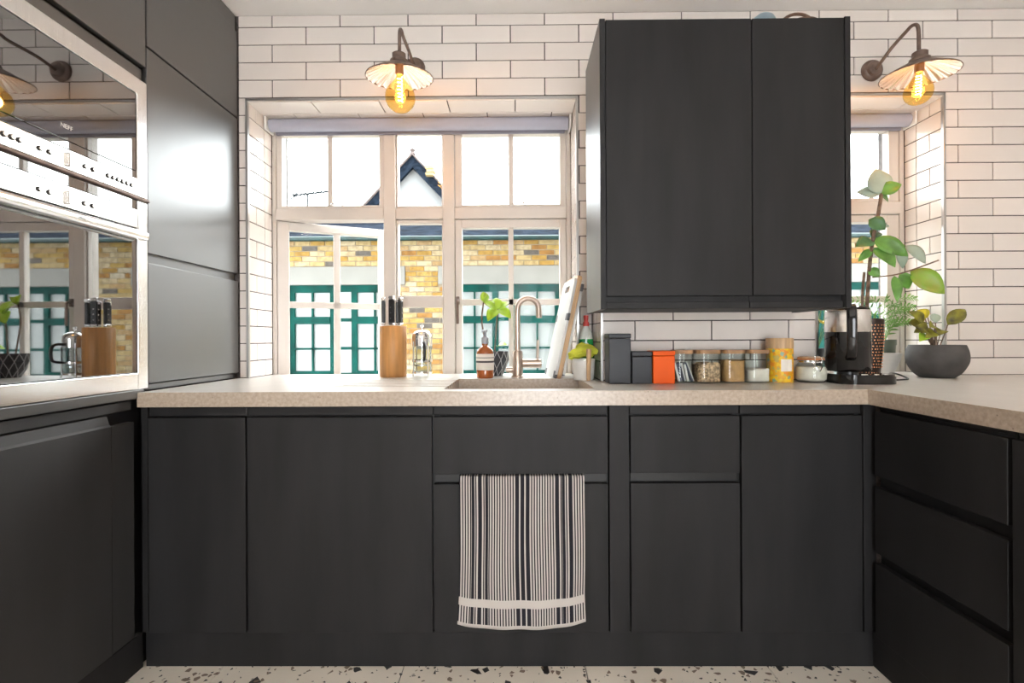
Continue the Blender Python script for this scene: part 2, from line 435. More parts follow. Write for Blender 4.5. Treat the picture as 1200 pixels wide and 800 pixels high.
struct('ceiling', B(XL-.66, RX+.2, YR-.2, YO, ZC, ZC+.15), 'plaster')
floor = struct('floor', B(XL-.66, RX+.2, YR-.2, YW, -.12, -.004), 'grout')
# bare frames of the unseen rear opening, added and sized for fill light
bm = bm_new()
for x in (-.5, .37, 1.24): box(bm, x, x+.06, YR-.12, YR-.06, 0, 2.1, .004)
for z in (0, 2.02): box(bm, -.5, 1.3, YR-.12, YR-.06, z, z+.08, .004)
struct('fill_opening_1', bm, 'tin_dark')

# floor tiles
ft = finish(B(-.301, .301, -.301, .301, -.012, 0, .0015), 'terrazzo', False)
for i in range(-2, 6):
    for j in range(9):
        x = -.983 + .6045*(i+.5); y = 1.36 - .6045*j + .15
        if -1.95 < x < 3.1: inst('floor_tile', ft, floor, (x, y, 0))

# wall tiles
TC = {}
def tile_mesh(wd, h, d=.008):
    k = (round(wd, 3), round(h, 3))
    if k not in TC: TC[k] = finish(B(-k[0]/2, k[0]/2, 0, d, -k[1]/2, k[1]/2, .0012, 2), 'tile', True)
    return TC[k]
RP, TP, TG = .079, .3065, .0042                   # row pitch, tile pitch, joint
def sub(iv, cuts):
    out = [iv]
    for a, b in cuts:
        nx = []
        for p, q in out:
            if b <= p or a >= q: nx.append((p, q)); continue
            if a > p: nx.append((p, a))
            if b < q: nx.append((b, q))
        out = nx
    return [(p, q) for p, q in out if q-p > .012]
def tile_field(parent, y, x_lo, x_hi, off, zbase, cuts, seg=2, z_lo=ZT, z_hi=ZC):
    k = 0
    while zbase + k*RP < z_hi - .004:
        za, zb = max(zbase+k*RP, z_lo), min(zbase+(k+1)*RP, z_hi)
        o = off + (TP/2 if k % 2 else 0)
        n = math.floor((x_lo-o)/TP)
        while o+n*TP < x_hi and zb-za > .012:
            a, b = max(o+n*TP, x_lo), min(o+(n+1)*TP, x_hi); n += 1
            if b-a < .012: continue
            pieces = [(a, b, za, zb)]
            for cx0, cx1, cz0, cz1 in cuts:
                nxt = []
                for (p, q, s, t) in pieces:
                    if q <= cx0 or p >= cx1 or t <= cz0 or s >= cz1: nxt.append((p, q, s, t)); continue
                    if s >= cz0-.02 and t <= cz1+.03 and not (t > cz1+.012):
                        for (u, v) in sub((p, q), [(cx0, cx1)]): nxt.append((u, v, s, t))
                    else:                                   # straddles the head: trim below
                        if p < cx0-.012: nxt.append((p, cx0, s, t))
                        if q > cx1+.012: nxt.append((cx1, q, s, t))
                        if t-cz1 > .012: nxt.append((max(p, cx0), min(q, cx1), cz1, t))
                pieces = nxt
            for p, q, s, t in pieces:
                inst('tile', tile_mesh(q-p-TG, t-s-TG), parent, ((p+q)/2, y, (s+t)/2))
        k += 1
ZB = .917
tile_field(wall_back, YW, -1.243, RX, -1.09, ZB, [(OX0-.006, OX1+.006, 0, OZ+.006), (PX0, PX1, 0, PZ), (PX1-.002, QX1+.006, 0, OZ+.006)])
tile_field(pier, PY, PX0, PX1, .477-TP, 1.081-2*RP, [(.30, 1.12, 1.25, 2.2)], z_hi=PZ)
# returns of the pier
def side_tiles(parent, x, sgn, y0, y1, z0, z1, zb, split):
    """tiles on a face at constant x, facing sgn*x"""
    k = 0
    while zb+k*RP < z1-.004:
        za, zc = max(zb+k*RP, z0), min(zb+(k+1)*RP, z1)
        js = [y0] + [y0+s for s in split[k % 2] if y0+s < y1-.01] + [y1]
        for a, b in zip(js, js[1:]):
            if zc-za > .012:
                inst('tile', tile_mesh(b-a-TG, zc-za-TG), parent, (x, (a+b)/2, (za+zc)/2), Euler((0, 0, PI/2 if sgn > 0 else -PI/2)))
        k += 1
side_tiles(pier, PX0, -1, PY, YW, ZT, PZ, ZB, ((.08,), (.155,)))
side_tiles(pier, PX1, 1, PY, YF, ZT, OZ, ZB, ((.08, .30), (.155, .38)))
SPL = ((.150,), (.075, .150))
side_tiles(wall_back, OX0, 1, YW, YF, ZT, OZ, ZB, SPL)
side_tiles(wall_back, OX1, -1, YW, YF, ZT, OZ, ZB, SPL)
side_tiles(wall_back, QX1, -1, YW, YF, ZT, OZ, ZB, SPL)
for xa, xb in ((OX0, OX1), (PX1, QX1)):
    for r, (ya, yb) in enumerate(((YW, YW+.12), (YW+.12, YF))):
        x = xa - (TP/2 if r else .02)
        while x < xb:
            a, b = max(x, xa), min(x+TP, xb); x += TP
            if b-a > .012: inst('tile', tile_mesh(b-a-TG, yb-ya-TG), wall_back, ((a+b)/2, (ya+yb)/2, OZ), Euler((-PI/2, 0, 0)))
# backing behind the reveal tiles
# metal edge trims of the two openings and the pier corner
def trimbar(n, pieces):
    bm = bm_new()
    for p in pieces: box(bm, *p, .001, 1)
    return struct('trim_%d' % n, bm, 'trim_metal')
e = .009
trimbar(1, [(OX0-e, OX0+.002, YW-.003, YW+.012, ZT, OZ+e), (OX1-.002, OX1+e, YW-.003, YW+.012, ZT, OZ+e), (OX0-e, OX1+e, YW-.003, YW+.012, OZ-.002, OZ+e)])
trimbar(2, [(QX1-.002, QX1+e, YW-.003, YW+.012, ZT, OZ+e), (PX1, QX1+e, YW-.003, YW+.012, OZ-.002, OZ+e)])
trimbar(3, [(PX0-.003, PX0+.007, PY-.003, PY+.008, ZT, PZ)])
trimbar(4, [(PX1-.007, PX1+.003, PY-.003, PY+.008, ZT, PZ)])

# ------------------------------------------------------------------ windows
def sash(name, parent, x0, x1, z0, z1, gx0, gx1, gz0, gz1, vbars, hbars, y0=YF+.004, y1=YF+.05, M=None, local=False):
    """a sash frame with glazing bars and one pane per opening"""
    bm = bm_new()
    box(bm, x0, gx0, y0, y1, z0, z1, .002, 1, M); box(bm, gx1, x1, y0, y1, z0, z1, .002, 1, M)
    box(bm, gx0, gx1, y0, y1, gz1, z1, .002, 1, M); box(bm, gx0, gx1, y0, y1, z0, gz0, .002, 1, M)
    s = obj(name, bm, 'frame_paint', parent, local, smooth=False)
    for a, b in vbars: obj('glazing_bar', B(a, b, y0+.006, y1-.01, gz0, gz1, .002, 1, M), 'frame_paint', s, local, False)
    for a, b in hbars: obj('glazing_bar', B(gx0, gx1, y0+.006, y1-.01, a, b, .002, 1, M), 'frame_paint', s, local, False)
    xs = [gx0]+[v for p in vbars for v in p]+[gx1]; zs = [gz0]+[v for p in hbars for v in p]+[gz1]
    ym = (y0+y1)/2
    for i in range(0, len(xs), 2):
        for j in range(0, len(zs), 2):
            obj('pane', B(xs[i], xs[i+1], ym-.002, ym+.002, zs[j], zs[j+1], M=M), 'window_glass', s, local, False)
    return s
w1 = struct('window_1', loc=(0, YF, SILLZ))
YB = YF+.075
bm = bm_new()
box(bm, OX0, -1.184, YF, YB, SILLZ, OZ, .003, 1); box(bm, .254, OX1, YF, YB, SILLZ, OZ, .003, 1)
box(bm, -1.184, .254, YF, YB, 2.125, OZ, .003, 1); box(bm, -1.184, .254, YF, YB, SILLZ, SILLZ+.05, .003, 1)
obj('window_frame', bm, 'frame_paint', w1, smooth=False)
for a, b in ((-.648, -.589), (-.355, -.298)): obj('mullion', B(a, b, YF-.008, YB, SILLZ+.05, 2.125, .004, 2), 'frame_paint', w1, smooth=False)
for a, b in ((-1.184, -.648), (-.589, -.355), (-.298, .254)): obj('transom', B(a, b, YF-.006, YB, 1.683, 1.739, .004, 2), 'frame_paint', w1, smooth=False)
sash('sash', w1, -1.182, -.650, 1.741, 2.123, -1.155, -.671, 1.755, 2.105, [(-.931, -.906)], [])
sash('sash', w1, -.587, -.357, 1.741, 2.123, -.580, -.362, 1.749, 2.112, [], [])
sash('sash', w1, -.296, .252, 1.741, 2.123, -.262, .222, 1.755, 2.102, [(-.032, -.007)], [])
sash('sash', w1, -.587, -.357, SILLZ+.052, 1.681, -.580, -.362, SILLZ+.07, 1.664, [], [(1.248, 1.307)])
rc = sash('sash', w1, -.296, .252, SILLZ+.052, 1.681, -.264, .220, SILLZ+.10, 1.640, [(-.034, -.009)], [(1.258, 1.288)])
# the open casement swings outwards on its left edge
HM = Matrix.Translation((-1.182, YF+.01, 0)) @ Matrix.Rotation(math.radians(24), 4, 'Z') @ Matrix.Translation((1.182, -(YF+.01), 0))
sash('open_sash', w1, -1.182, -.652, SILLZ+.052, 1.681, -1.128, -.690, SILLZ+.10, 1.640, [(-.918, -.886)], [(1.252, 1.284)], M=HM)
def handle(px, z0, z1):
    bm = bm_new()
    box(bm, px-.008, px+.008, YF-.012, YF+.004, z1-.05, z1-.01, .003)
    tube(bm, [(px, YF-.008, z1-.03), (px, YF-.028, z1-.03), (px+.001, YF-.030, z1-.05), (px+.002, YF-.030, z0)], .0065, 8, 3)
    return bm
obj('handle', handle(-.284, 1.165, 1.31), 'brown_metal', w1)
for x in (-.88, .02):
    bm = bm_new(); tube(bm, [(x-.03, YF-.002, 1.752), (x-.02, YF-.012, 1.758), (x+.02, YF-.012, 1.758), (x+.03, YF-.002, 1.752)], .004, 8, 3)
    obj('stay', bm, 'chrome', w1)

w2 = struct('window_2', loc=(1.5, YF, SILLZ))
bm = bm_new()
X2a, X2b = PX1, QX1
box(bm, X2b-.022, X2b, YF, YB, SILLZ, OZ, .003, 1); box(bm, X2a, X2a+.03, YF, YB, SILLZ, OZ, .003, 1)
box(bm, X2a+.03, X2b-.022, YF, YB, 2.125, OZ, .003, 1); box(bm, X2a+.03, X2b-.022, YF, YB, SILLZ, SILLZ+.05, .003, 1)
obj('window_frame', bm, 'frame_paint', w2, smooth=False)
obj('transom', B(X2a+.03, X2b-.022, YF-.006, YB, 1.692, 1.754, .004, 2), 'frame_paint', w2, smooth=False)
sash('sash', w2, X2a+.032, X2b-.024, 1.756, 2.123, 1.275, 1.838, 1.774, 2.105, [(1.544, 1.569)], [])
sash('sash', w2, X2a+.032, X2b-.024, SILLZ+.052, 1.690, 1.285, 1.826, SILLZ+.10, 1.654, [(1.544, 1.569)], [(1.262, 1.292)])

def blind(xa, xb, label):
    t = thing('roller_blind', label, 'blind', ((xa+xb)/2, YF-.04, OZ-.08))
    bm = bm_new(); cyl(bm, (xa+.016, YF-.045, OZ-.036), .030, xb-xa-.032, 28, 'x'); obj('fabric_roll', bm, 'blind', t)
    obj('bottom_bar', B(xa+.03, xb-.03, YF-.024, YF-.012, OZ-.074, OZ-.056, .003), 'blind_dark', t)
    obj('fabric_drop', B(xa+.025, xb-.025, YF-.0155, YF-.0125, OZ-.060, OZ-.03), 'blind', t)
    for x in (xa+.004, xb-.012): obj('bracket', B(x, x+.008, YF-.085, YF-.005, OZ-.070, OZ-.004, .002), 'white_plastic', t)
blind(OX0+.002, OX1-.002, 'grey roller blind rolled up at the head of the wide window over the sink')
blind(PX1+.01, QX1-.002, 'grey roller blind rolled up over the narrow window with the rubber plant')

# ================================================================== OUTSIDE
struct('wall_sky_block', B(-9, 10, YO-.25, YO, ZC+.16, 12.0), 'mortar')  # unseen storeys above, added to block sky light from the building opposite
FY = 7.2                                          # face of the brick building opposite
struct('ground', B(-14, 14, YO, 26, -.2, -.05), 'paving')
bld = thing('brick_building', 'yellow brick building with teal windows and slate roof across the yard', 'building', (0, FY, -.05))
GX = [-5.747, -3.347, -.944, 1.456, 3.857]        # left edges of the window groups
GW, HD = 1.600, 1.897                             # group width, window head
holes = [(g, g+GW, .545, HD) for g in GX]; lint = [(g-.19 if i == 2 else g-.11, g+GW+.125, HD, 2.163) for i, g in enumerate(GX)]
bm = bm_new(); EV = 2.548
xs = [-8.2]
for h in holes:
    box(bm, xs[-1], h[0], FY+.006, FY+.3, -.05, EV); xs.append(h[1])
    box(bm, h[0], h[1], FY+.006, FY+.3, -.05, h[2]); box(bm, h[0], h[1], FY+.006, FY+.3, HD, EV)
box(bm, xs[-1], 8.2, FY+.006, FY+.3, -.05, EV)
box(bm, -8.2, 8.2, FY+.28, FY+.32, -.05, EV)
fac = obj('wall', bm, 'mortar', bld, smooth=False)
BW, BH = .225, .0762
bmesh_cache = {}
def brick_mesh(wd):
    k = round(wd, 3)
    if k not in bmesh_cache: bmesh_cache[k] = finish(B(-k/2, k/2, 0, .02, -.0325, .0325, .003, 1), 'brick', False)
    return bmesh_cache[k]
rest = bm_new(); nb = 0
for r in range(int((EV+.05)/BH)):
    z = EV - (r+.5)*BH
    x = -8.2 - (BW/2 if r % 2 else 0)
    while x < 8.2:
        a, b = x, x+BW; x += BW
        for p, q in sub((a, b), [(h[0], h[1]) for h in holes+lint if h[2]-.03 < z < h[3]+.03]):
            if p < -8.2 or q > 8.2 or q-p < .03: continue
            seen = (-3.75 < p < .95 and z > .45) or (4.5 < p < 6.0 and z > .45)
            if seen and nb < 300:
                inst('brick', brick_mesh(q-p-.010), fac, ((p+q)/2, FY-.004+random.uniform(0, .006), z)); nb += 1
            else: box(rest, p+.005, q-.005, FY-.002, FY+.01, z-.0325, z+.0325)
ro = obj('brickwork', rest, 'brick_rest', fac, smooth=False); ro['kind'] = 'stuff'
for l in lint: obj('lintel', B(l[0], l[1], FY-.02, FY+.05, l[2], l[3], .004, 1), 'stone', bld, smooth=False)
for g in GX:
    obj('sill', B(g-.08, g+GW+.08, FY-.06, FY+.2, .485, .545, .005, 1), 'stone', bld, smooth=False)
    for a, b, kind in ((g, g+.676, 0), (g+.676, g+.926, 1), (g+.926, g+GW, 0)):
        bm = bm_new(); y0, y1 = FY+.04, FY+.10
        if kind == 0:
            f = .075
            box(bm, a, a+f, y0, y1, .545, HD); box(bm, b-f, b, y0, y1, .545, HD); box(bm, a+f, b-f, y0, y1, 1.79, HD)
            box(bm, a+f, b-f, y0-.015, y1, 1.325, 1.43); box(bm, a+f, b-f, y0, y1, .545, .63)
            mx = (a+b)/2; box(bm, mx-.012, mx+.012, y0, y1, .63, 1.79); box(bm, a+f, b-f, y0, y1, .945, .972)
            rows = ((.63, .945), (.972, 1.325), (1.43, 1.79)); cols = ((a+f, mx-.012), (mx+.012, b-f))
        else:
            box(bm, a, a+.015, y0+.02, y1, .545, HD); box(bm, b-.015, b, y0+.02, y1, .545, HD); box(bm, a+.015, b-.015, y0+.02, y1, 1.80, HD)
            box(bm, a+.015, b-.015, y0+.02, y1, 1.36, 1.41); box(bm, a+.015, b-.015, y0+.02, y1, .945, .985); box(bm, a+.015, b-.015, y0+.02, y1, .545, .60)
            rows = ((.60, .945), (.985, 1.36), (1.41, 1.80)); cols = ((a+.015, b-.015),)
        wn = obj('window', bm, 'teal', bld, smooth=False)
        for c in cols:
            for q in rows: obj('pane', B(c[0], c[1], y1-.02, y1-.012, q[0], q[1]), 'pane_white', wn, smooth=False)
bm = bm_new()
rp = [(FY-.14, EV-.02), (FY-.14, EV+.03), (7.65, 2.905), (8.3, EV), (8.2, EV), (7.65, 2.84)]
t = bm_new()
prism(t, rp, -8.4, 8.4, Matrix(((0, 0, 1, 0), (1, 0, 0, 0), (0, 1, 0, 0), (0, 0, 0, 1))))
roof = obj('roof', t, 'slate', bld, smooth=False)
bm = bm_new(); tube(bm, [(-8.3, FY-.19, EV-.01), (8.3, FY-.19, EV-.01)], .035, 10); obj('gutter', bm, 'teal_dark', bld)
bm = bm_new(); tube(bm, [(-8.4, 7.65, 2.885), (8.4, 7.65, 2.885)], .028, 8); obj('ridge', bm, 'slate', roof)

gab = thing('gabled_house', 'white rendered gable with dark slate verge rising behind the brick building', 'building', (-2.9, 14, -.05))
PK, SL = 6.30, 1.055
prof = lambda dx: PK - SL*abs(dx)
xz = Matrix(((1, 0, 0, 0), (0, 0, 1, 0), (0, 1, 0, 0), (0, 0, 0, 1)))
t = bm_new(); prism(t, [(-5.6, -.05), (-.2, -.05), (-.2, PK-SL*2.7-.2), (-2.9, PK-.2), (-5.6, PK-SL*2.7-.2)], 14, 20, xz); obj('wall', t, 'render_white', gab, smooth=False)
for s in (-1, 1):
    t = bm_new()
    prism(t, [(-2.9, PK), (-2.9+s*3.0, PK-SL*3.0), (-2.9+s*3.0, PK-SL*3.0-.34), (-2.9, PK-.34)], 13.86, 20, xz); obj('roof_slope', t, 'slate', gab, smooth=False)
    t = bm_new()
    prism(t, [(-2.9, PK+.07), (-2.9+s*3.0, PK-SL*3.0+.07), (-2.9+s*3.0, PK-SL*3.0), (-2.9, PK)], 13.80, 20, xz); obj('verge', t, 'ridge_tile', gab, smooth=False)
bm = bm_new(); lathe(bm, [(0, 0), (.09, 0), (.05, .06), (.09, .12), (.03, .17), (0, .24)], 10, Matrix.Translation((-2.9, 13.9, PK+.04))); obj('finial', bm, 'ridge_tile', gab)
bm = bm_new()
for k in range(3): box(bm, -2.50+.03*(k % 2), -2.28+.03*(k % 2), 13.70, 13.95, PK-.62+.09*k, PK-.54+.09*k, .006, 1)
obj('brick_stub', bm, 'brick', gab, smooth=False)
K = 7.65/13
ta = thing('television_aerial', 'thin television aerial on a mast against the white sky', 'aerial', (-5.52*K, 7.65, 2.914))
bm = bm_new(); tube(bm, [(-5.52*K, 7.65, 2.914), (-5.52*K, 7.65, 1.09+3.88*K)], .015, 6); obj('mast', bm, 'aerial', ta)
bm = bm_new(); tube(bm, [(-5.93*K, 7.65, 1.09+3.84*K), (-4.96*K, 7.65, 1.09+3.94*K)], .014, 6); obj('boom', bm, 'aerial', ta)
for k in range(9):
    x = (-5.85+.105*k)*K; z = 1.09+(3.85+.0108*k)*K
    bm = bm_new(); tube(bm, [(x, 7.56, z), (x, 7.74, z)], .009, 5); obj('element', bm, 'aerial', ta)
for s_ in (-1, 1):
    bm = bm_new(); tube(bm, [(-5.80*K, 7.65, 1.09+3.85*K), (-5.93*K, 7.65+.04*s_, 1.09+(3.85+.12*s_)*K)], .012, 5); obj('reflector', bm, 'aerial', ta)

# ================================================================== WORKTOP + SINK
out = [(-1.243, 1.6), (1.141, 1.6), (1.141, .5), (2.05, .5), (2.05, 1.6), (RX-.002, 1.6), (RX-.002, YW-.001), (QX1-.004, YW-.001), (QX1-.004, YF-.002),
       (PX1+.004, YF-.002), (PX1+.004, PY-.002), (PX0-.004, PY-.002), (PX0-.004, YW-.001), (OX1-.004, YW-.001), (OX1-.004, YF-.002), (OX0+.004, YF-.002),
       (OX0+.004, YW-.001), (-1.243, YW-.001)]
SX0, SX1, SY0, SY1 = -.245, .268, 1.672, 2.10
bm = bm_new(); prism(bm, out, .872, ZT)
top = obj('worktop', bm, 'concrete', smooth=False)
tag(top, 'thick beige concrete worktop running under the windows and round the corner', 'worktop')
def carve(o, bm):
    c = obj('cutter', bm, 'concrete', smooth=False)
    md = o.modifiers.new('cut', 'BOOLEAN'); md.operation = 'DIFFERENCE'; md.object = c; md.solver = 'EXACT'
    bpy.context.view_layer.update()
    me = bpy.data.meshes.new_from_object(o.evaluated_get(bpy.context.evaluated_depsgraph_get()))
    o.modifiers.clear(); o.data = me; bpy.data.objects.remove(c)
carve(top, B(SX0, SX1, SY0, SY1, .8, 1.0))
for k in range(6):
    y = 1.775+.052*k
    carve(top, B(-.66+.012*k, SX0+.02, y-.0075, y+.0075, ZT-.010, ZT+.05))
sk = thing('sink', 'concrete basin sunk into the worktop below the wide window', 'sink', ((SX0+SX1)/2, (SY0+SY1)/2, .69))
bm = bm_new(); t_ = .014
box(bm, SX0-t_, SX0, SY0-t_, SY1+t_, .69, .871); box(bm, SX1, SX1+t_, SY0-t_, SY1+t_, .69, .871)
box(bm, SX0, SX1, SY0-t_, SY0, .69, .871); box(bm, SX0, SX1, SY1, SY1+t_, .69, .871); box(bm, SX0, SX1, SY0, SY1, .69, .704)
obj('basin', bm, 'concrete', sk, smooth=False)
bm = bm_new(); lathe(bm, [(0, .705), (.03, .705), (.04, .709), (.045, .705)], 24, Matrix.Translation((.01, 1.9, 0))); obj('drain', bm, 'chrome', sk)

# ================================================================== BASE CABINETS
FX_ = 1.178
DY, DT = 1.615, .020                              # door face, thickness
def carcass(x0, x1, y0, y1, z0, z1, t=.018, axis='y'):
    bm = bm_new()
    box(bm, x0, x0+t, y0, y1, z0, z1); box(bm, x1-t, x1, y0, y1, z0, z1); box(bm, x0+t, x1-t, y0, y1, z0, z0+t)
    if axis == 'y': box(bm, x0+t, x1-t, y1-t, y1, z0+t, z1)
    else:
        box(bm, x0+t, x1-t, y0, y0+t, z0+t, z1); box(bm, x0+t, x1-t, y1-t, y1, z0+t, z1)
    return bm
def base_unit(name, label, x0, x1, split=None, cat='cabinet', grp=None, ymax=2.17):
    t = thing(name, label, cat, ((x0+x1)/2, 1.9, .12), grp)
    obj('carcass', carcass(x0, x1, DY+DT+.002, ymax, .12, .868), 'channel', t, smooth=False)
    obj('top_rail', B(x0+.019, x1-.019, DY+.031, DY+.049, .80, .8715), 'channel', t, smooth=False)
    obj('grip_rail', B(x0+.001, x1-.001, DY+.009, DY+.0215, .838, .869, .003), 'cabinet', t)
    if split:
        obj('drawer_front', B(x0+.003, x1-.003, DY, DY+DT, split[1], .834, .0015, 2), 'cabinet', t)
        bm = bm_new(); box(bm, x0+.003, x1-.003, DY+.015, DY+.0215, split[0]+.001, split[1]-.001, .003)
        obj('grip_channel', bm, 'channel', t)
        obj('door', B(x0+.003, x1-.003, DY, DY+DT, .123, split[0], .0015, 2), 'cabinet', t)
    else:
        obj('door', B(x0+.003, x1-.003, DY, DY+DT, .123, .834, .0015, 2), 'cabinet', t)
    return t
base_unit('base_cabinet', 'narrow black base cabinet in the corner beside the oven tower', -1.222, -.893)
base_unit('base_cabinet', 'widest single-door black base cabinet under the knife block', -.893, -.275)
base_unit('sink_cabinet', 'black base cabinet with the striped towel hanging on its door', -.275, .3045, (.612, .645))
base_unit('base_cabinet', 'black base cabinet with a drawer over a door below the jars', .373, .7365, (.613, .647), ymax=1.955)
base_unit('base_cabinet', 'full-height single-door black base cabinet below the kettle', .7365, 1.136, ymax=1.955)
tag(obj('filler_post', B(.3065, .371, DY+.001, DY+.04, .123, .869, .001), 'cabinet'), 'slim black filler post between the sink cabinet and the drawer cabinet', 'filler panel')
tag(obj('filler_post', B(-1.243, -1.224, DY+.004, DY+.04, .123, .869, .001), 'cabinet'), 'thin black corner filler strip where the cabinets meet the oven tower', 'filler panel')
tag(obj('plinth', B(-1.243, 1.179, 1.634, 1.652, 0, .118, .001), 'cabinet'), 'long black plinth under the row of cabinets below the windows', 'plinth')

tag(obj('filler_post', B(1.138, FX_, DY+.001, DY+.04, .123, .869, .001), 'cabinet'), 'black inner corner post where the two cabinet runs meet', 'filler panel')
# right run, fronts facing the room
FX = 1.160
def side_unit(name, label, y0, y1, fronts):
    t = thing(name, label, 'cabinet', (1.5, (y0+y1)/2, .12))
    obj('carcass', carcass(FX+DT+.002, 1.76, y0, y1, .12, .868, axis='x'), 'channel', t, smooth=False)
    obj('grip_rail', B(FX+.016, FX+.030, y0+.002, y1-.002, .856, .869, .003), 'cabinet', t)
    for nm, z0, z1 in fronts:
        obj(nm, B(FX, FX+DT, y0+.003, y1-.003, z0, z1, .0015, 2), 'cabinet', t)
    return t
side_unit('drawer_cabinet', 'black cabinet of three wide drawers under the returning worktop', 1.165, 1.60, [('drawer_front', .643, .850), ('drawer_front', .394, .608), ('drawer_front', .123, .360)])
side_unit('base_cabinet', 'black cabinet next to the three drawers at the worktop return', .56, 1.160, [('door', .123, .850)])
tag(obj('plinth', B(1.180, 1.198, .56, 1.652, 0, .118, .001), 'cabinet'), 'black plinth under the drawer cabinet on the worktop return', 'plinth')

# ================================================================== TALL UNITS ON THE LEFT
tc = thing('tall_cabinet', 'tall dark satin cabinet of three stacked doors beside the window', 'cabinet', (-1.55, 1.92, 0))
obj('carcass', B(-1.86, XL-.024, 1.652, 2.195, .0, 2.545), 'channel', tc, smooth=False)
def leaf_door(name, parent, y0, y1, z0, z1, m='lacquer', x=XL, t=.02):
    return obj(name, B(x-t, x, y0, y1, z0, z1, .0018, 2), m, parent)
leaf_door('top_filler', tc, 1.654, 2.195, 2.479, 2.545, x=XL-.006)
leaf_door('door', tc, 1.654, 2.195, 2.090, 2.475)
leaf_door('door', tc, 1.654, 2.195, 1.388, 2.083)
obj('grip_channel', B(XL-.030, XL-.016, 1.656, 2.195, 1.345, 1.395, .003), 'lacquer', tc)
leaf_door('door', tc, 1.654, 2.195, .946, 1.354)
leaf_door('lower_rail', tc, 1.654, 2.195, ZT+.002, .942, x=XL-.012)

ot = thing('oven_tower', 'tall dark cabinet housing the two steel ovens', 'cabinet', (-1.55, 1.35, 0))
bm = bm_new()
OY0, OY1 = 1.052, 1.648
box(bm, -1.86, XL-.024, OY1-.012, OY1, 0, 2.545); box(bm, -1.86, XL-.024, OY0-.018, OY0-.002, 0, 2.545)
box(bm, -1.86, -1.84, OY0, OY1-.012, 0, 2.545)
box(bm, -1.84, XL-.024, OY0, OY1-.012, .0, .915); box(bm, -1.84, XL-.024, OY0, OY1-.012, 1.975, 2.545)
obj('carcass', bm, 'channel', ot, smooth=False)
leaf_door('top_filler', ot, OY0, OY1, 2.479, 2.545, x=XL-.006)
leaf_door('door', ot, OY0, OY1, 2.012, 2.475)
leaf_door('upper_rail', ot, OY0, OY1, 1.962, 2.004, x=XL-.014)
leaf_door('lower_rail', ot, OY0, OY1-.02, .900, .929, x=XL+.004)
leaf_door('grip_rail', ot, OY0-.016, 1.592, .864, .894, 'satin', x=XL-.010)
leaf_door('corner_panel', ot, 1.503, 1.592, .123, .826, 'satin', x=XL-.002)
# door with a scooped grip along its top edge
t = bm_new()
prism(t, [(XL-.020, .123), (XL, .123), (XL, .826), (XL-.006, .832), (XL-.013, .858), (XL-.020, .858)], OY0-.016, 1.499,
      Matrix(((1, 0, 0, 0), (0, 0, 1, 0), (0, 1, 0, 0), (0, 0, 0, 1))))
obj('lower_door', t, 'satin', ot, smooth=False)
tag(obj('plinth', B(XL-.0235, XL-.006, OY0-.016, 1.632, 0, .118, .001), 'cabinet'), 'black plinth at the foot of the oven tower', 'plinth')

MX = Matrix(((0, 0, 1, 0), (1, 0, 0, 0), (0, 1, 0, 0), (0, 0, 0, 1)))   # local xyz -> world y, z, x
def button(parent, y, z, x):
    bm = bm_new(); lathe(bm, [(0, .006), (.0042, .006), (.0052, .005), (.0052, 0)], 16, Matrix.Translation((x, y, z)) @ MX); b = obj('button', bm, 'steel', parent)
    bm = bm_new(); lathe(bm, [(.0052, .0022), (.0072, .0022), (.0072, 0), (.0052, 0)], 16, Matrix.Translation((x, y, z)) @ MX); obj('button_ring', bm, 'black_plastic', b)
def dial(parent, y, z, x):
    obj('dial', B(x-.004, x+.009, y-.006, y+.006, z-.019, z+.019, .0045, 3), 'steel', parent)
FXo = XL+.005                                     # oven fascia face
ov = thing('compact_oven', 'upper steel compact oven with a row of round buttons below its glass', 'oven', (-1.5, 1.35, 1.555))
obj('body', B(-1.80, XL-.018, OY0+.01, OY1-.016, 1.562, 1.95), 'black_plastic', ov, smooth=False)
bm = bm_new()
box(bm, XL-.018, FXo, OY0+.002, OY1-.002, 1.903, 1.955, .002); box(bm, XL-.018, FXo, 1.603, OY1-.002, 1.566, 1.903, .002); box(bm, XL-.018, FXo, OY0+.002, 1.095, 1.566, 1.903, .002)
obj('frame', bm, 'steel', ov)
obj('door_glass', B(XL-.016, FXo-.003, 1.097, 1.601, 1.647, 1.901, .0015), 'oven_glass', ov)
obj('display_strip', B(XL-.016, FXo-.002, 1.097, 1.601, 1.624, 1.645, .001), 'oven_glass', ov)
obj('control_panel', B(XL-.016, FXo+.001, 1.097, 1.601, 1.566, 1.622, .0015), 'steel', ov)
obj('lower_ledge', B(XL-.016, FXo+.010, OY0+.002, OY1-.002, 1.553, 1.563, .003), 'brown_metal', ov)
for y in (1.180, 1.199, 1.218, 1.270, 1.297, 1.405, 1.432, 1.485, 1.503, 1.521, 1.539, 1.557, 1.576): button(ov, y, 1.593, FXo+.001)
dial(ov, 1.350, 1.593, FXo+.001)
text('lettering', 'NEFF', .017, 'letter_white', ov, Matrix.Translation((FXo-.0028, 1.352, 1.684)) @ MX, .0003)
ov = thing('wall_oven', 'lower steel oven with a long bar handle above its reflecting glass door', 'oven', (-1.5, 1.35, .93))
obj('body', B(-1.80, XL-.018, OY0+.01, OY1-.016, .934, 1.548), 'black_plastic', ov, smooth=False)
bm = bm_new()
box(bm, XL-.018, FXo, 1.603, OY1-.002, .931, 1.551, .002); box(bm, XL-.018, FXo, OY0+.002, 1.095, .931, 1.551, .002)
box(bm, XL-.018, FXo-.012, OY0+.004, OY1-.004, .9295, .9335)
obj('frame', bm, 'steel', ov)
obj('display_strip', B(XL-.016, FXo-.003, 1.097, 1.601, 1.522, 1.551, .001), 'oven_glass', ov)
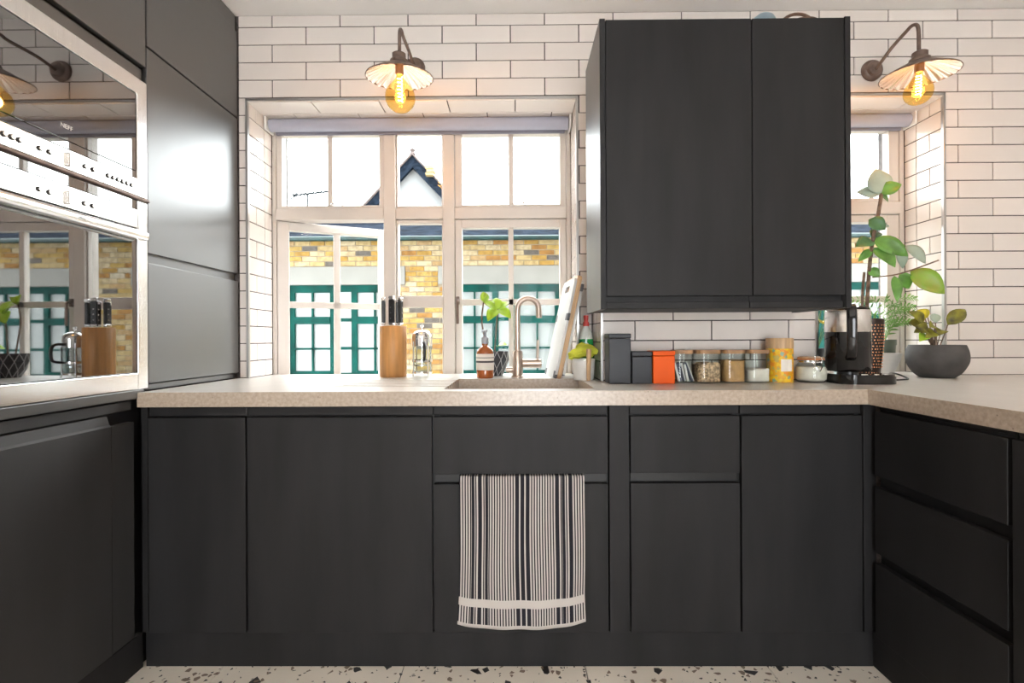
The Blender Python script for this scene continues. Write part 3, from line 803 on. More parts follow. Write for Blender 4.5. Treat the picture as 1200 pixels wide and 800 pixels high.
obj('control_panel', B(XL-.016, FXo+.001, 1.097, 1.601, 1.460, 1.520, .0015), 'steel', ov)
obj('door_glass', B(XL-.016, FXo-.003, 1.097, 1.601, .986, 1.455, .0015), 'oven_glass', ov)
obj('door_rail', B(XL-.016, FXo+.001, 1.097, 1.601, .931, .984, .002), 'steel', ov)
bm = bm_new()
prism(bm, rrect(FXo+.004, FXo+.036, 1.418, 1.447, .0105), OY0+.002, 1.604, Matrix(((1, 0, 0, 0), (0, 0, 1, 0), (0, 1, 0, 0), (0, 0, 0, 1))))
hd = obj('handle', bm, 'steel', ov)
for y in (1.12, 1.58):
    obj('handle_post', B(FXo-.004, FXo+.008, y-.012, y+.012, 1.424, 1.442, .003), 'steel', hd)
for y in (1.268, 1.296, 1.402, 1.430): button(ov, y, 1.486, FXo+.001)
dial(ov, 1.348, 1.486, FXo+.001)
text('lettering', 'NEFF', .010, 'letter_grey', ov, Matrix.Translation((FXo+.0365, 1.357, 1.4325)) @ MX, .0002)

# ================================================================== WALL CABINET
WX0, WX1, WY, WZ0, WZ1 = .285, 1.118, 1.640, 1.188, 2.157
wc = thing('wall_cabinet', 'two-door charcoal wall cabinet above the row of jars', 'cabinet', ((WX0+WX1)/2, PY, WZ0))
obj('side_panel', B(WX0, WX0+.018, WY+.003, PY-.003, WZ0, WZ1), 'lacquer', wc, smooth=False)
obj('side_panel', B(WX1-.018, WX1, WY+.003, PY-.003, WZ0, WZ1), 'lacquer', wc, smooth=False)
for x in (WX0, WX1-.018): obj('edge_band', B(x, x+.018, WY, WY+.003, WZ0, WZ1), 'cabinet', wc, smooth=False)
obj('carcass', B(WX0+.019, WX1-.019, WY+.026, PY-.003, WZ0+.004, WZ1-.002), 'cabinet', wc, smooth=False)
obj('door', B(WX0+.020, .790, WY+.001, WY+.022, 1.231, WZ1-.003, .0015), 'cabinet', wc)
obj('door', B(.793, WX1-.020, WY+.001, WY+.022, 1.231, WZ1-.003, .0015), 'cabinet', wc)
for a, b in ((WX0+.020, .785), (.788, WX1-.020)):
    bm = bm_new(); box(bm, a, b, WY+.012, WY+.024, WZ0+.001, WZ0+.024, .002); box(bm, a, b, WY+.022, WY+.026, WZ0+.020, WZ0+.044, .001)
    obj('grip_rail', bm, 'cabinet', wc)
bk = thing('basket', 'brown hooped basket handle peeking over the wall cabinet', 'basket', (1.035, 1.80, WZ1))
bm = bm_new(); lathe(bm, [(0, 0), (.055, 0), (.07, .06), (.066, .06), (.052, .006), (0, .006)], 28, Matrix.Translation((1.035, 1.80, WZ1))); obj('body', bm, 'wicker', bk)
bm = bm_new(); tube(bm, [(1.035+.069*math.cos(a), 1.80, WZ1+.05+.064*math.sin(a)) for a in [PI*i/16 for i in range(17)]], .0055, 8); obj('handle', bm, 'wicker', bk)
bm = bm_new(); lathe(bm, [(.045, 0), (.055, .002), (.052, .05), (.035, .085), (.020, .097), (0, .099)], 28, Matrix.Translation((.900, 1.78, WZ1)))
tag(obj('bowl', bm, 'plate_blue'), 'blue grey upturned bowl just showing on the wall cabinet top', 'bowl')

# ================================================================== WALL LAMPS
def sconce(x, zr, zs, ys, rb, label, sag, zp):
    t = thing('wall_lamp', label, 'lamp', (x, YW, zr), 'gooseneck wall lamps')
    bm = bm_new(); lathe(bm, [(0, .034), (.018, .034), (.030, .030), (.034, .020), (.042, .016), (.046, .008), (.046, 0), (0, 0)], 32, Matrix.Translation((x, YW-.001, zr)) @ Matrix.Rotation(PI/2, 4, 'X'))
    obj('rosette', bm, 'brown_metal', t)
    bm = bm_new()
    tube(bm, [(x, YW-.03, zr-.008), (x, YW-.12, zr+.55*(zp-zr)), (x, ys+.065, zp-.006), (x, ys+.034, zp), (x, ys+.010, zp-.012), (x, ys+.001, zp-.04), (x, ys, zs+.11), (x, ys, zs+.07)], .0068, 12, 6)
    obj('arm', bm, 'brown_metal', t)
    M = Matrix.Translation((x, ys, zs)) @ Matrix.Rotation(sag, 4, 'X')
    bm = bm_new(); lathe(bm, [(0, .088), (.020, .088), (.026, .084), (.026, .066), (.034, .060), (.036, .050), (.030, .046), (0, .046)], 32, M); obj('cap', bm, 'brown_metal', t)
    bm = bm_new()
    lathe(bm, [(.030, .052), (.045, .044), (.080, .026), (.110, .010), (.128, .000), (.1295, -.003), (.127, -.004)], 72, M); obj('shade', bm, 'brown_metal', t)
    bm = bm_new()
    lathe(bm, [(.018, .046), (.043, .038), (.079, .021), (.109, .005), (.1265, -.003)], 144, M, flute=.024, nfl=24); obj('fluted_liner', bm, 'ceramic_flute', t)
    bm = bm_new(); lathe(bm, [(0, .044), (.016, .044), (.016, .012), (.013, .008), (0, .008)], 20, M); obj('lamp_holder', bm, 'brown_metal', t)
    c = -.018-rb                                                    # bulb centre below the rim
    pr = [(.0125, .012), (.0135, -.004)] + [(rb*math.sin(a), c+rb*math.cos(a)) for a in [PI*i/14 for i in range(4, 15)]]
    pr[-1] = (0, c-rb)
    bm = bm_new(); lathe(bm, pr, 32, M); g = obj('bulb', bm, 'bulb_glass', t)
    bm = bm_new()
    P = []
    for i in range(141):
        a = i/140; P.append(M @ Vector((.009*math.cos(a*14*PI), .009*math.sin(a*14*PI), .000+(c-.30*rb)*a)))
    tube(bm, P, .0012, 5); obj('filament', bm, 'filament', g)
    l = bpy.data.lights.new('bulb_light', 'POINT'); l.energy = BULB_W; l.color = (1, .48, .13); l.shadow_soft_size = .024
    lo = bpy.data.objects.new('bulb_light', l); COL.objects.link(lo); lo.location = M @ Vector((0, 0, c)); lo.location -= WL[t]; lo.parent = t
sconce(-.445, 2.305, 2.108, 1.90, .058, 'brown gooseneck wall lamp glowing over the wide sink window', .12, 2.309)
sconce(1.590, 2.275, 2.120, 1.94, .049, 'brown gooseneck wall lamp glowing beside the wall cabinet', .06, 2.333)
for i, (x, y) in enumerate(((-.7, -.3), (.9, -.3), (2.1, .5), (-.7, -1.7), (.9, -1.7))):  # glowing discs added behind the camera to warm and brighten the room
    t = thing('fill_lamp', 'round glowing ceiling disc added out of view for warm fill light', 'lamp', (x, y, ZC), 'added ceiling fill lights')
    bm = bm_new(); lathe(bm, [(.075, 0), (.085, -.006), (.098, -.004), (.10, 0)], 32, Matrix.Translation((x, y, ZC))); obj('ring', bm, 'white_plastic', t)
    bm = bm_new(); lathe(bm, [(0, -.003), (.075, -.003), (.075, 0)], 24, Matrix.Translation((x, y, ZC))); obj('diffuser', bm, 'fill_glow', t)

# ================================================================== TEA TOWEL
def towel():
    bm = bm_new(); uvl = bm.loops.layers.uv.new('UVMap')
    nx, nz = 90, 46; x0, x1 = -.187, .222; zt, H = .640, .492
    V = []
    def pt(u, s):                                   # s: 0 back hem .. 1 front hem
        x = x0 + (x1-x0)*u
        ripple = .0035*math.sin(u*9.0+.6)+.002*math.sin(u*23)
        if s < .12:                                 # behind the door
            k = s/.12; return Vector((x, DY+DT+.004, zt-.10*(1-k)-.004))
        if s < .16:
            k = (s-.12)/.04; a = PI*k
            yc = (DY+DT+.004 + DY-.010)/2; r = (DT+.014)/2
            return Vector((x, yc+r*math.cos(a), zt-.004+.006*math.sin(a)))
        k = (s-.16)/.84
        sagz = .024*(1-(2*u-1)**2)*k - .006*u*k
        wx = (u-.5)*.010*max(0, k-.8)*5 + .003*math.sin(k*5+u*6)*k
        return Vector((x+wx, DY-.010-ripple*min(1, k*3)-.004*k, zt-.004-H*k*.985-sagz+.010*k))
    for j in range(nz+1):
        V.append([bm.verts.new(pt(i/nx, j/nz)) for i in range(nx+1)])
    for j in range(nz):
        for i in range(nx):
            f = bm.faces.new((V[j][i], V[j][i+1], V[j+1][i+1], V[j+1][i]))
            for lp, (a, b) in zip(f.loops, ((i, j), (i+1, j), (i+1, j+1), (i, j+1))):
                lp[uvl].uv = (a/nx, 1-max(0, (b/nz-.16)/.84))
    soften(bm); o = obj('tea_towel', bm, 'towel')
    s = o.modifiers.new('thickness', 'SOLIDIFY'); s.thickness = .003; s.offset = 0
    tag(o, 'black and white striped tea towel hanging over the sink cabinet door', 'towel')
towel()

# ================================================================== THINGS ON THE WORKTOP
# knife block and knives
kb = thing('knife_block', 'round wooden knife block standing in front of the window', 'knife block', (-.563, 2.25, ZT))
bm = bm_new(); lathe(bm, [(0, 0), (.058, 0), (.061, .004), (.061, .228), (.058, .232), (.050, .232), (.050, .20), (0, .20)], 40, Matrix.Translation((-.563, 2.25, ZT))); obj('body', bm, 'wood', kb)
bm = bm_new()
for a in range(60):
    r = .046*math.sqrt(random.random()); an = random.random()*2*PI
    tube(bm, [(-.563+r*math.cos(an), 2.25+r*math.sin(an), ZT+.19), (-.563+r*math.cos(an), 2.25+r*math.sin(an), ZT+.2295)], .0035, 5)
br = obj('bristle_insert', bm, 'black_plastic', kb); br['kind'] = 'stuff'
def knife(x, y, h, rz):
    t = thing('kitchen_knife', 'black-handled kitchen knife with steel butt standing in the wooden block', 'knife', (x, y, ZT+.236), 'knives in the wooden block', Euler((0, 0, rz)))
    obj('handle', B(-.008, .008, -.013, .013, .010, h-.016, .004, 3), 'black_plastic', t, True)
    obj('butt', B(-.0085, .0085, -.0135, .0135, h-.016, h, .004, 3), 'chrome', t, True)
    bm = B(-.0083, .0083, -.0125, .0125, .0, .011, .002); obj('bolster', bm, 'chrome', t, True)
    bm = bm_new()
    for s in (.03, .055, .08): cyl(bm, (-.0088, 0, s), .003, .0176, 10, 'x')
    obj('rivet', bm, 'chrome', t, True)
for x, y, h, r in ((-.605, 2.245, .128, .1), (-.563, 2.225, .132, 1.2), (-.546, 2.262, .120, .3), (-.525, 2.235, .126, -.2), (-.575, 2.285, .118, .4)): knife(x, y, h, r)

# cafetiere
cx, cy = -.434, 2.27
cf = thing('cafetiere', 'glass and chrome cafetiere beside the knife block', 'cafetiere', (cx, cy, ZT))
T = Matrix.Translation((cx, cy, ZT))
bm = bm_new(); lathe(bm, [(0, .016), (.040, .016), (.043, .022), (.043, .170), (.0445, .174), (.0415, .174), (.041, .024), (0, .020)], 36, T); obj('beaker', bm, 'beaker_glass', cf)
bm = bm_new()
for z0, z1 in ((.014, .022), (.066, .076), (.140, .172)): lathe(bm, [(.044, z0), (.0465, z0), (.0465, z1), (.044, z1)], 36, T)
for k in range(4):
    a = PI/4+k*PI/2; p = Vector((cx+.0465*math.cos(a), cy+.0465*math.sin(a), ZT))
    tube(bm, [p+Vector((.004*math.cos(a), .004*math.sin(a), .002)), p+Vector((0, 0, .018)), p+Vector((0, 0, .160))], .0034, 8)
obj('frame', bm, 'chrome', cf)
bm = bm_new(); lathe(bm, [(.047, .172), (.048, .180), (.044, .196), (.030, .208), (.012, .214), (0, .215)], 36, T); ld = obj('lid', bm, 'chrome', cf)
bm = bm_new(); lathe(bm, [(0, .214), (.003, .214), (.003, .222), (.008, .226), (.009, .231), (.006, .237), (0, .239)], 20, T); obj('knob', bm, 'chrome', ld)
bm = bm_new(); lathe(bm, [(0, .05), (.0028, .05), (.0028, .214), (0, .214)], 10, T); lathe(bm, [(0, .048), (.040, .048), (.040, .054), (0, .054)], 30, T); obj('plunger', bm, 'chrome', cf)
bm = bm_new(); d = Vector((.30, -.95, 0)).normalized(); c0 = Vector((cx, cy, ZT))
tube(bm, [c0+d*.047+Vector((0, 0, .155)), c0+d*.075+Vector((0, 0, .155)), c0+d*.092+Vector((0, 0, .138)), c0+d*.094+Vector((0, 0, .10)), c0+d*.084+Vector((0, 0, .078)), c0+d*.047+Vector((0, 0, .072))], .0065, 10, 5)
obj('handle', bm, 'black_plastic', cf)

# amber soap bottle
sx, sy = -.134, 2.08
sb = thing('soap_bottle', 'amber pump soap bottle with a cream label behind the sink', 'bottle', (sx, sy-0, ZT))
sy = 2.14; sb.location = (sx, sy, ZT); WL[sb] = Vector((sx, sy, ZT))
T = Matrix.Translation((sx, sy, ZT))
bm = bm_new(); lathe(bm, [(0, 0), (.034, 0), (.038, .005), (.038, .108), (.034, .124), (.020, .136), (.0135, .142), (.0135, .150), (0, .150)], 36, T); obj('bottle', bm, 'soap_amber', sb)
bm = bm_new(); lathe(bm, [(.0384, .036), (.0388, .036), (.0388, .106), (.0384, .106)], 36, T); lb = obj('paper_label', bm, 'label_cream', sb)
bm = bm_new(); lathe(bm, [(.0388, .068), (.0391, .068), (.0391, .076), (.0388, .076)], 36, T); lathe(bm, [(.0388, .088), (.0391, .088), (.0391, .091), (.0388, .091)], 36, T); obj('print_band', bm, 'label_dark', lb)
bm = bm_new(); lathe(bm, [(0, .150), (.016, .150), (.016, .172), (.011, .180), (.006, .182), (.006, .200), (.012, .202), (.012, .210), (0, .212)], 24, T)
tube(bm, [(sx, sy, ZT+.206), (sx-.006, sy-.02, ZT+.207), (sx-.010, sy-.036, ZT+.200)], .0045, 8, 4); obj('pump', bm, 'grey_pump', sb)

# leaves
def leaf(bm, b, t, wd, droop=.15, up=None, n=7, fold=.25, tipw=.0, shape=.9):
    b, t = Vector(b), Vector(t); ax = t-b; Ln = ax.length; ax.normalize()
    up = Vector(up or (0, -.65, .75)); sd = ax.cross(up)
    if sd.length < .05: sd = ax.cross(Vector((0, -1, .1)))
    sd.normalize(); nm = sd.cross(ax).normalized()
    R = []
    for i in range(n+1):
        s = i/n; w_ = wd/2*max(.02, math.sin(PI*min(1, s**shape)))**.8 if 0 < i < n else wd*.02
        c = b + ax*(Ln*s) + nm*(droop*Ln*math.sin(PI*s))
        R.append([bm.verts.new(c + sd*(w_*k) + nm*(fold*w_*abs(k)) - nm*.0) for k in (-1, -.55, 0, .55, 1)])
    for a, c in zip(R, R[1:]):
        for k in range(4): bm.faces.new((a[k], a[k+1], c[k+1], c[k]))
    soften(bm); return bm
def leaf_obj(parent, m, *a, **k):
    o = obj('leaf', leaf(bm_new(), *a, **k), m, parent)
    s = o.modifiers.new('thickness', 'SOLIDIFY'); s.thickness = .0008
    return o

# pothos cutting in a faceted pot
px_, py_ = -.103, 2.29
pp = thing('potted_plant', 'bright green leafy cutting in a dark faceted pot behind the soap bottle', 'plant', (px_, py_, ZT))
bm = bm_new(); n = 12; rings = []
for j, (r, z) in enumerate(((.040, 0), (.058, .035), (.071, .075), (.069, .112))):
    rings.append([bm.verts.new((px_+r*math.cos(2*PI*(i+.5*(j % 2))/n), py_+r*math.sin(2*PI*(i+.5*(j % 2))/n), ZT+z)) for i in range(n)])
bm.faces.new(rings[0][::-1])
for j in range(3):
    a, c = rings[j], rings[j+1]; o_ = j % 2
    for i in range(n):
        k = (i+1) % n
        if o_ == 0: bm.faces.new((a[i], a[k], c[i])); bm.faces.new((a[k], c[k], c[i]))
        else: bm.faces.new((a[i], a[k], c[k])); bm.faces.new((a[i], c[k], c[i]))
ed = [(e_.verts[0].co.copy(), e_.verts[1].co.copy()) for e_ in bm.edges]
pot = obj('pot', bm, 'pot_black', pp, smooth=False)
bm = bm_new()
for a, c in ed:
    if abs(a.z-c.z) > .01: tube(bm, [a, c], .0016, 5)
obj('pot_line', bm, 'pot_groove', pot)
bm = bm_new(); lathe(bm, [(0, .104), (.066, .104), (.066, .098), (0, .098)], 24, Matrix.Translation((px_, py_, ZT))); obj('soil', bm, 'soil', pp)
for P in ([(-.132, py_, ZT+.10), (-.152, py_, 1.13), (-.158, py_, 1.19), (-.147, py_, 1.272)], [(-.098, py_, ZT+.10), (-.092, py_, 1.12), (-.083, py_, 1.229)]):
    bm = bm_new(); tube(bm, P, .0035, 8, 4); obj('stem', bm, 'bark', pp)
for bx, bz, tx, tz, wd, dy in ((-.141, 1.262, -.152, 1.312, .042, .01), (-.147, 1.27, -.128, 1.296, .034, -.02), (-.09, 1.222, -.150, 1.262, .058, -.02), (-.083, 1.229, -.128, 1.172, .060, -.04),
                           (-.080, 1.228, -.022, 1.184, .056, -.03), (-.080, 1.229, -.030, 1.262, .044, .03), (-.085, 1.229, -.092, 1.285, .052, .03), (-.085, 1.055, -.040, 1.062, .034, -.05)):
    leaf_obj(pp, 'leaf_bright', (bx, py_, bz), (tx, py_+dy, tz), wd, .12, shape=.75)

# tap
fx, fy = .008, 2.165
fa = thing('mixer_tap', 'brushed nickel mixer tap with a tall curved spout behind the sink', 'tap', (fx, fy, ZT))
bm = bm_new(); lathe(bm, [(0, 0), (.028, 0), (.028, .006), (.0225, .010), (.0225, .112), (.019, .118), (0, .118)], 32, Matrix.Translation((fx, fy, ZT))); obj('body', bm, 'nickel', fa)
bm = bm_new(); R_ = .047
P = [(fx, fy, ZT+.11), (fx, fy, ZT+.20), (fx, fy, ZT+.295)] + [(fx+R_-R_*math.cos(a), fy-.012*a/PI, ZT+.300+R_*math.sin(a)) for a in [PI*i/14 for i in range(1, 15)]] + [(fx+2*R_+.001, fy-.014, ZT+.262)]
tube(bm, P, .0125, 16, 2); obj('spout', bm, 'nickel', fa)
bm = bm_new(); cyl(bm, (fx+.02, fy, ZT+.062), .020, .085, 24, 'x', .003); vl = obj('valve', bm, 'nickel', fa)
bm = bm_new(); tube(bm, [(fx+.088, fy, ZT+.075), (fx+.090, fy, ZT+.165)], .006, 12); obj('lever', bm, 'nickel', vl)
bm = bm_new(); cyl(bm, (fx-.052, fy, ZT+.034), .012, .034, 20, 'x', .002); obj('side_knob', bm, 'nickel', fa)

# chopping boards leaning on the reveal
def board(label, m, dx, th, hh, wd, rubber, y_off=0, hole=True):
    t = thing('chopping_board', label, 'chopping board', (.148+dx, 2.19+y_off, ZT), None, Euler((0, math.radians(12.3), math.radians(6))))
    xz2 = Matrix(((0, 0, 1, 0), (1, 0, 0, 0), (0, 1, 0, 0), (0, 0, 0, 1)))
    P = rrect(-wd/2, wd/2, .002, hh, .028, 6)
    bm = bm_new()
    if hole:
        H = rrect(-.045, .045, hh-.055, hh-.028, .013, 6)
        for x_ in (0, th):
            vo = [bm.verts.new(xz2 @ Vector((*p, x_))) for p in P]; vi = [bm.verts.new(xz2 @ Vector((*p, x_))) for p in H]
            es = [bm.edges.new((v[i], v[(i+1) % len(v)])) for v in (vo, vi) for i in range(len(v))]
            bmesh.ops.triangle_fill(bm, edges=es, use_beauty=True)
            if x_ == 0: a_o, a_i = vo, vi
        for A, Bv in ((a_o, vo), (a_i, vi)):
            for i in range(len(A)): bm.faces.new((A[i], A[(i+1) % len(A)], Bv[(i+1) % len(A)], Bv[i]))
    else: prism(bm, P, 0, th, xz2)
    obj('board', bm, m, t, True, False)
    for (y_, z_) in rubber:
        obj('grip', B(-.0015, th+.0015, y_-.018, y_+.018, z_-.016, z_+.016, .003), 'rubber', t, True)
board('white plastic chopping board with grey grips facing the tap', 'board_white', 0, .010, .440, .25, [(-.105, .02), (.105, .02), (-.112, .27), (.112, .27)])
board('bamboo chopping board between two white boards', 'wood_pale', .0115, .018, .452, .25, [], hole=False)
board('white plastic chopping board with grey corners closest to the tiled reveal', 'board_white', .0315, .010, .430, .25, [(-.112, .395), (-.105, .03)], hole=False)

# washing-up bottle, tub, cloth, brush
T = Matrix.Translation((.306, 2.135, ZT))
dl = thing('washing_up_bottle', 'green washing-up liquid bottle with a red cap by the pier', 'bottle', (.306, 2.135, ZT))
bm = bm_new(); lathe(bm, [(0, 0), (.030, 0), (.034, .006), (.034, .120), (.032, .150), (.031, .168)], 32, T, sx=1, sy=.7); obj('bottle', bm, 'soap_green', dl)
bm = bm_new(); lathe(bm, [(.031, .168), (.026, .195), (.015, .215), (.011, .222), (.011, .228), (0, .228)], 32, T, sx=1, sy=.8); obj('neck', bm, 'soap_clear', dl)
bm = bm_new(); lathe(bm, [(0, .224), (.0135, .224), (.0135, .240), (.009, .244), (.011, .262), (.011, .270), (0, .272)], 24, T); obj('cap', bm, 'cap_red', dl)
text('lettering', '90', .026, 'letter_white', dl, Matrix.Translation((.300, 2.135-.0245, ZT+.142)) @ Matrix.Rotation(PI/2, 4, 'X'), .0006)
tb_ = (.280, 2.030)
T = Matrix.Translation((*tb_, ZT))
tu = thing('sponge_tub', 'pale plastic tub of cleaning things by the sink corner', 'tub', (*tb_, ZT))
bm = bm_new(); lathe(bm, [(0, 0), (.040, 0), (.042, .004), (.047, .088), (.045, .088), (.040, .006), (0, .005)], 32, T); obj('tub', bm, 'tub', tu)
bm = bm_new(); lathe(bm, [(.0462, .080), (.0492, .080), (.0492, .088), (.0462, .088)], 32, T); obj('rim', bm, 'jar_glass', tu)
bm = bm_new(); bmesh.ops.create_icosphere(bm, subdivisions=4, radius=1)
for v in bm.verts:
    c = v.co
    k = 1+.10*math.sin(c.x*7+c.z*3)+.08*math.sin(c.y*9+c.x*4)+.05*math.sin(c.z*14+c.x*11)
    v.co = Vector((tb_[0]-.004+c.x*.056*k, tb_[1]+c.y*.042*k, ZT+.114+c.z*(.036 if c.z > 0 else .022)*k - .016*abs(c.x)**2+.010*c.x))
soften(bm); tag(obj('cleaning_cloth', bm, 'cloth_lime'), 'crumpled lime yellow cleaning cloth heaped on the tub', 'cloth')
bm = bm_new(); tube(bm, [(.292, 1.975, ZT+.001), (.293, 1.974, ZT+.08), (.294, 1.9735, ZT+.128)], lambda s: .008+.003*s, 10, 4)
tag(obj('brush_handle', bm, 'wood_pale'), 'wooden brush handle standing against the front of the tub', 'brush')

# tins
def tin(label, m, x0, x1, z1, y0=1.835, y1=1.925, name='storage_tin'):
    t = thing(name, label, 'tin', ((x0+x1)/2, (y0+y1)/2, ZT))
    obj('body', B(x0, x1, y0, y1, ZT, z1-.018, .003, 2), m, t)
    obj('lid', B(x0-.0012, x1+.0012, y0-.0012, y1+.0012, z1-.0175, z1, .003, 2), m, t)
tin('tall dark grey square tin beside the pier corner', 'tin_dark', .348, .430, 1.108)
tin('short dark grey square tin next to the orange one', 'tin_dark', .434, .509, 1.040)
tin('short bright orange square tin', 'tin_orange', .513, .594, 1.042)

# glass jars with wooden lids
def jar(label, x0, x1, fill, m, kind=None):
    cxj, cyj, hw = (x0+x1)/2, 1.895, (x1-x0)/2-.001
    t = thing('storage_jar', label, 'jar', (cxj, cyj, ZT), 'glass jars with wooden lids')
    r = hw*.55; H = .112
    bm = bm_new(); P = rrect(cxj-hw, cxj+hw, cyj-hw, cyj+hw, r, 6); Q = rrect(cxj-hw+.003, cxj+hw-.003, cyj-hw+.003, cyj+hw-.003, r-.002, 6)
    def ring(pl, z): return [bm.verts.new((a, b, z)) for a, b in pl]
    R = [ring(P, ZT), ring(P, ZT+H), ring(Q, ZT+H), ring(Q, ZT+.004)]
    for a, b in zip(R, R[1:]):
        for i in range(len(a)): bm.faces.new((a[i], a[(i+1) % len(a)], b[(i+1) % len(a)], b[i]))
    bm.faces.new(R[0][::-1]); bm.faces.new(R[3]); soften(bm); obj('glass', bm, 'jar_glass', t)
    bm = bm_new(); prism(bm, rrect(cxj-hw+.001, cxj+hw-.001, cyj-hw+.001, cyj+hw-.001, r, 6), ZT+H-.002, ZT+H+.012); obj('lid', bm, 'wood_lid', t, smooth=False)
    if kind == 'sachets':
        for k in range(11):
            xx = cxj-hw*.72+hw*1.40*k/10; yy = cyj-hw*.5+hw*.9*((k*5) % 7)/7; a = random.uniform(.18, .42)
            M = Matrix.Translation((xx+.008, cyj-hw*.55+.004*(k % 3), ZT+.006)) @ Matrix.Rotation(-a, 4, 'Y')
            obj('sachet', B(-.004, .004, -.010, .010, 0, random.uniform(.066, .082), .001, 1, M), ('sachet', 'sachet_dark')[k % 2], t)
    elif fill:
        S = rrect(cxj-hw+.0036, cxj+hw-.0036, cyj-hw+.0036, cyj+hw-.0036, r-.003, 6)
        bm = bm_new(); R = [ring2 for ring2 in ()]
        a = [bm.verts.new((p, q, ZT+.0045)) for p, q in S]; b = [bm.verts.new((p, q, ZT+fill+.004*math.sin(p*160)+.003*math.sin(q*120))) for p, q in S]
        c = bm.verts.new((cxj, cyj, ZT+fill+.004))
        bm.faces.new(a[::-1])
        for i in range(len(a)):
            j = (i+1) % len(a); bm.faces.new((a[i], a[j], b[j], b[i])); bm.faces.new((b[i], b[j], c))
        soften(bm); obj('contents', bm, m, t)
jar('wooden-lidded glass jar of striped paper sachets', .600, .680, 0, None, 'sachets')
jar('wooden-lidded glass jar of beige oats', .684, .782, .072, 'oats')
jar('wooden-lidded glass jar of tan brown sugar', .786, .874, .084, 'sugar_brown')
jar('wooden-lidded glass jar with white powder at the bottom', .879, .967, .050, 'flour')
# yellow tube
cxt, cyt = 1.020, 1.905; T = Matrix.Translation((cxt, cyt, ZT))
yt = thing('paper_canister', 'yellow floral paper canister with a white label', 'canister', (cxt, cyt, ZT))
bm = bm_new(); lathe(bm, [(0, 0), (.046, 0), (.047, .001), (.047, .128), (0, .128)], 36, T); obj('body', bm, 'tin_print', yt)
bm = bm_new(); lathe(bm, [(0, .129), (.048, .129), (.048, .166), (.047, .168), (0, .168)], 36, T); obj('lid', bm, 'wood_pale', yt)
bm = bm_new(); V = []
for z in (.042, .088):
    V.append([bm.verts.new(T @ Vector((.0476*math.cos(a), .0476*math.sin(a), z))) for a in [math.radians(-112+9*i) for i in range(7)]])
for i in range(6): bm.faces.new((V[0][i], V[0][i+1], V[1][i+1], V[1][i]))
soften(bm); obj('paper_label', bm, 'label_cream', yt)
# clip-top jar
cxc, cyc = 1.128, 1.885; T = Matrix.Translation((cxc, cyc, ZT))
cj = thing('clip_top_jar', 'squat clip-top glass jar of white flour', 'jar', (cxc, cyc, ZT))
bm = bm_new(); lathe(bm, [(0, 0), (.046, 0), (.056, .010), (.057, .045), (.052, .062), (.043, .072), (.043, .084), (.040, .084), (.040, .071), (.049, .060), (.0535, .045), (.052, .012), (.044, .004), (0, .004)], 36, T); obj('glass', bm, 'jar_glass', cj)
bm = bm_new(); lathe(bm, [(0, .005), (.0435, .005), (.0515, .013), (.053, .045), (.049, .058), (.030, .061), (0, .063)], 36, T); obj('contents', bm, 'flour', cj)
bm = bm_new(); lathe(bm, [(.040, .085), (.046, .085), (.046, .089), (.040, .089)], 36, T); obj('seal', bm, 'seal_orange', cj)
bm = bm_new(); lathe(bm, [(0, .097), (.036, .097), (.044, .095), (.045, .0895), (0, .0895)], 36, T); obj('lid', bm, 'wood_lid', cj)
bm = bm_new(); lathe(bm, [(.0435, .076), (.0455, .076), (.0455, .079), (.0435, .079)], 36, T)
tube(bm, [T @ Vector((-.018, -.045, .078)), T @ Vector((-.014, -.050, .064)), T @ Vector((0, -.0545, .044)), T @ Vector((.014, -.050, .064)), T @ Vector((.018, -.045, .078))], .0014, 6, 4)
tube(bm, [T @ Vector((-.012, -.047, .072)), T @ Vector((-.012, -.047, .096)), T @ Vector((0, -.03, .100)), T @ Vector((.012, -.047, .096)), T @ Vector((.012, -.047, .072))], .0014, 6, 4)
obj('wire_clip', bm, 'chrome', cj)

# kettle on its base
kx, ky = 1.258, 1.870; T = Matrix.Translation((kx, ky, ZT))
kt = thing('electric_kettle', 'black and steel electric kettle standing on its power base', 'kettle', (kx, ky, ZT+.042))
bm = bm_new(); lathe(bm, [(0, .043), (.071, .043), (.075, .050), (.0745, .190), (0, .190)], 48, T); obj('body', bm, 'black_gloss', kt)
bm = bm_new(); lathe(bm, [(.0746, .190), (.0752, .191), (.0735, .270), (.070, .274), (0, .274)], 48, T); obj('steel_band', bm, 'steel', kt)
bm = bm_new(); lathe(bm, [(0, .290), (.030, .289), (.066, .282), (.072, .275), (0, .275)], 40, T); obj('lid', bm, 'black_gloss', kt)
bm = bm_new()
d = Vector((-.46, -.89, 0)).normalized(); c0 = Vector((kx, ky, ZT)); P = rrect(-.016, .016, -.010, .010, .008, 4)
pts = catmull([c0+d*.062+Vector((0, 0, .284)), c0+d*.092+Vector((0, 0, .282)), c0+d*.112+Vector((0, 0, .262)), c0+d*.116+Vector((0, 0, .20)), c0+d*.108+Vector((0, 0, .13)), c0+d*.092+Vector((0, 0, .100)), c0+d*.072+Vector((0, 0, .095))], 5)
sdv = Vector((0, 0, 1)).cross(d); rg = []
for i, p in enumerate(pts):
    tg = (pts[min(i+1, len(pts)-1)]-pts[max(i-1, 0)]).normalized(); nn = sdv.cross(tg).normalized()
    rg.append([bm.verts.new(p+sdv*a+nn*b) for a, b in P])
for a, b in zip(rg, rg[1:]):
    for i in range(len(P)): bm.faces.new((a[i], a[(i+1) % len(P)], b[(i+1) % len(P)], b[i]))
bm.faces.new(rg[0][::-1]); bm.faces.new(rg[-1]); soften(bm); obj('handle', bm, 'black_gloss', kt)
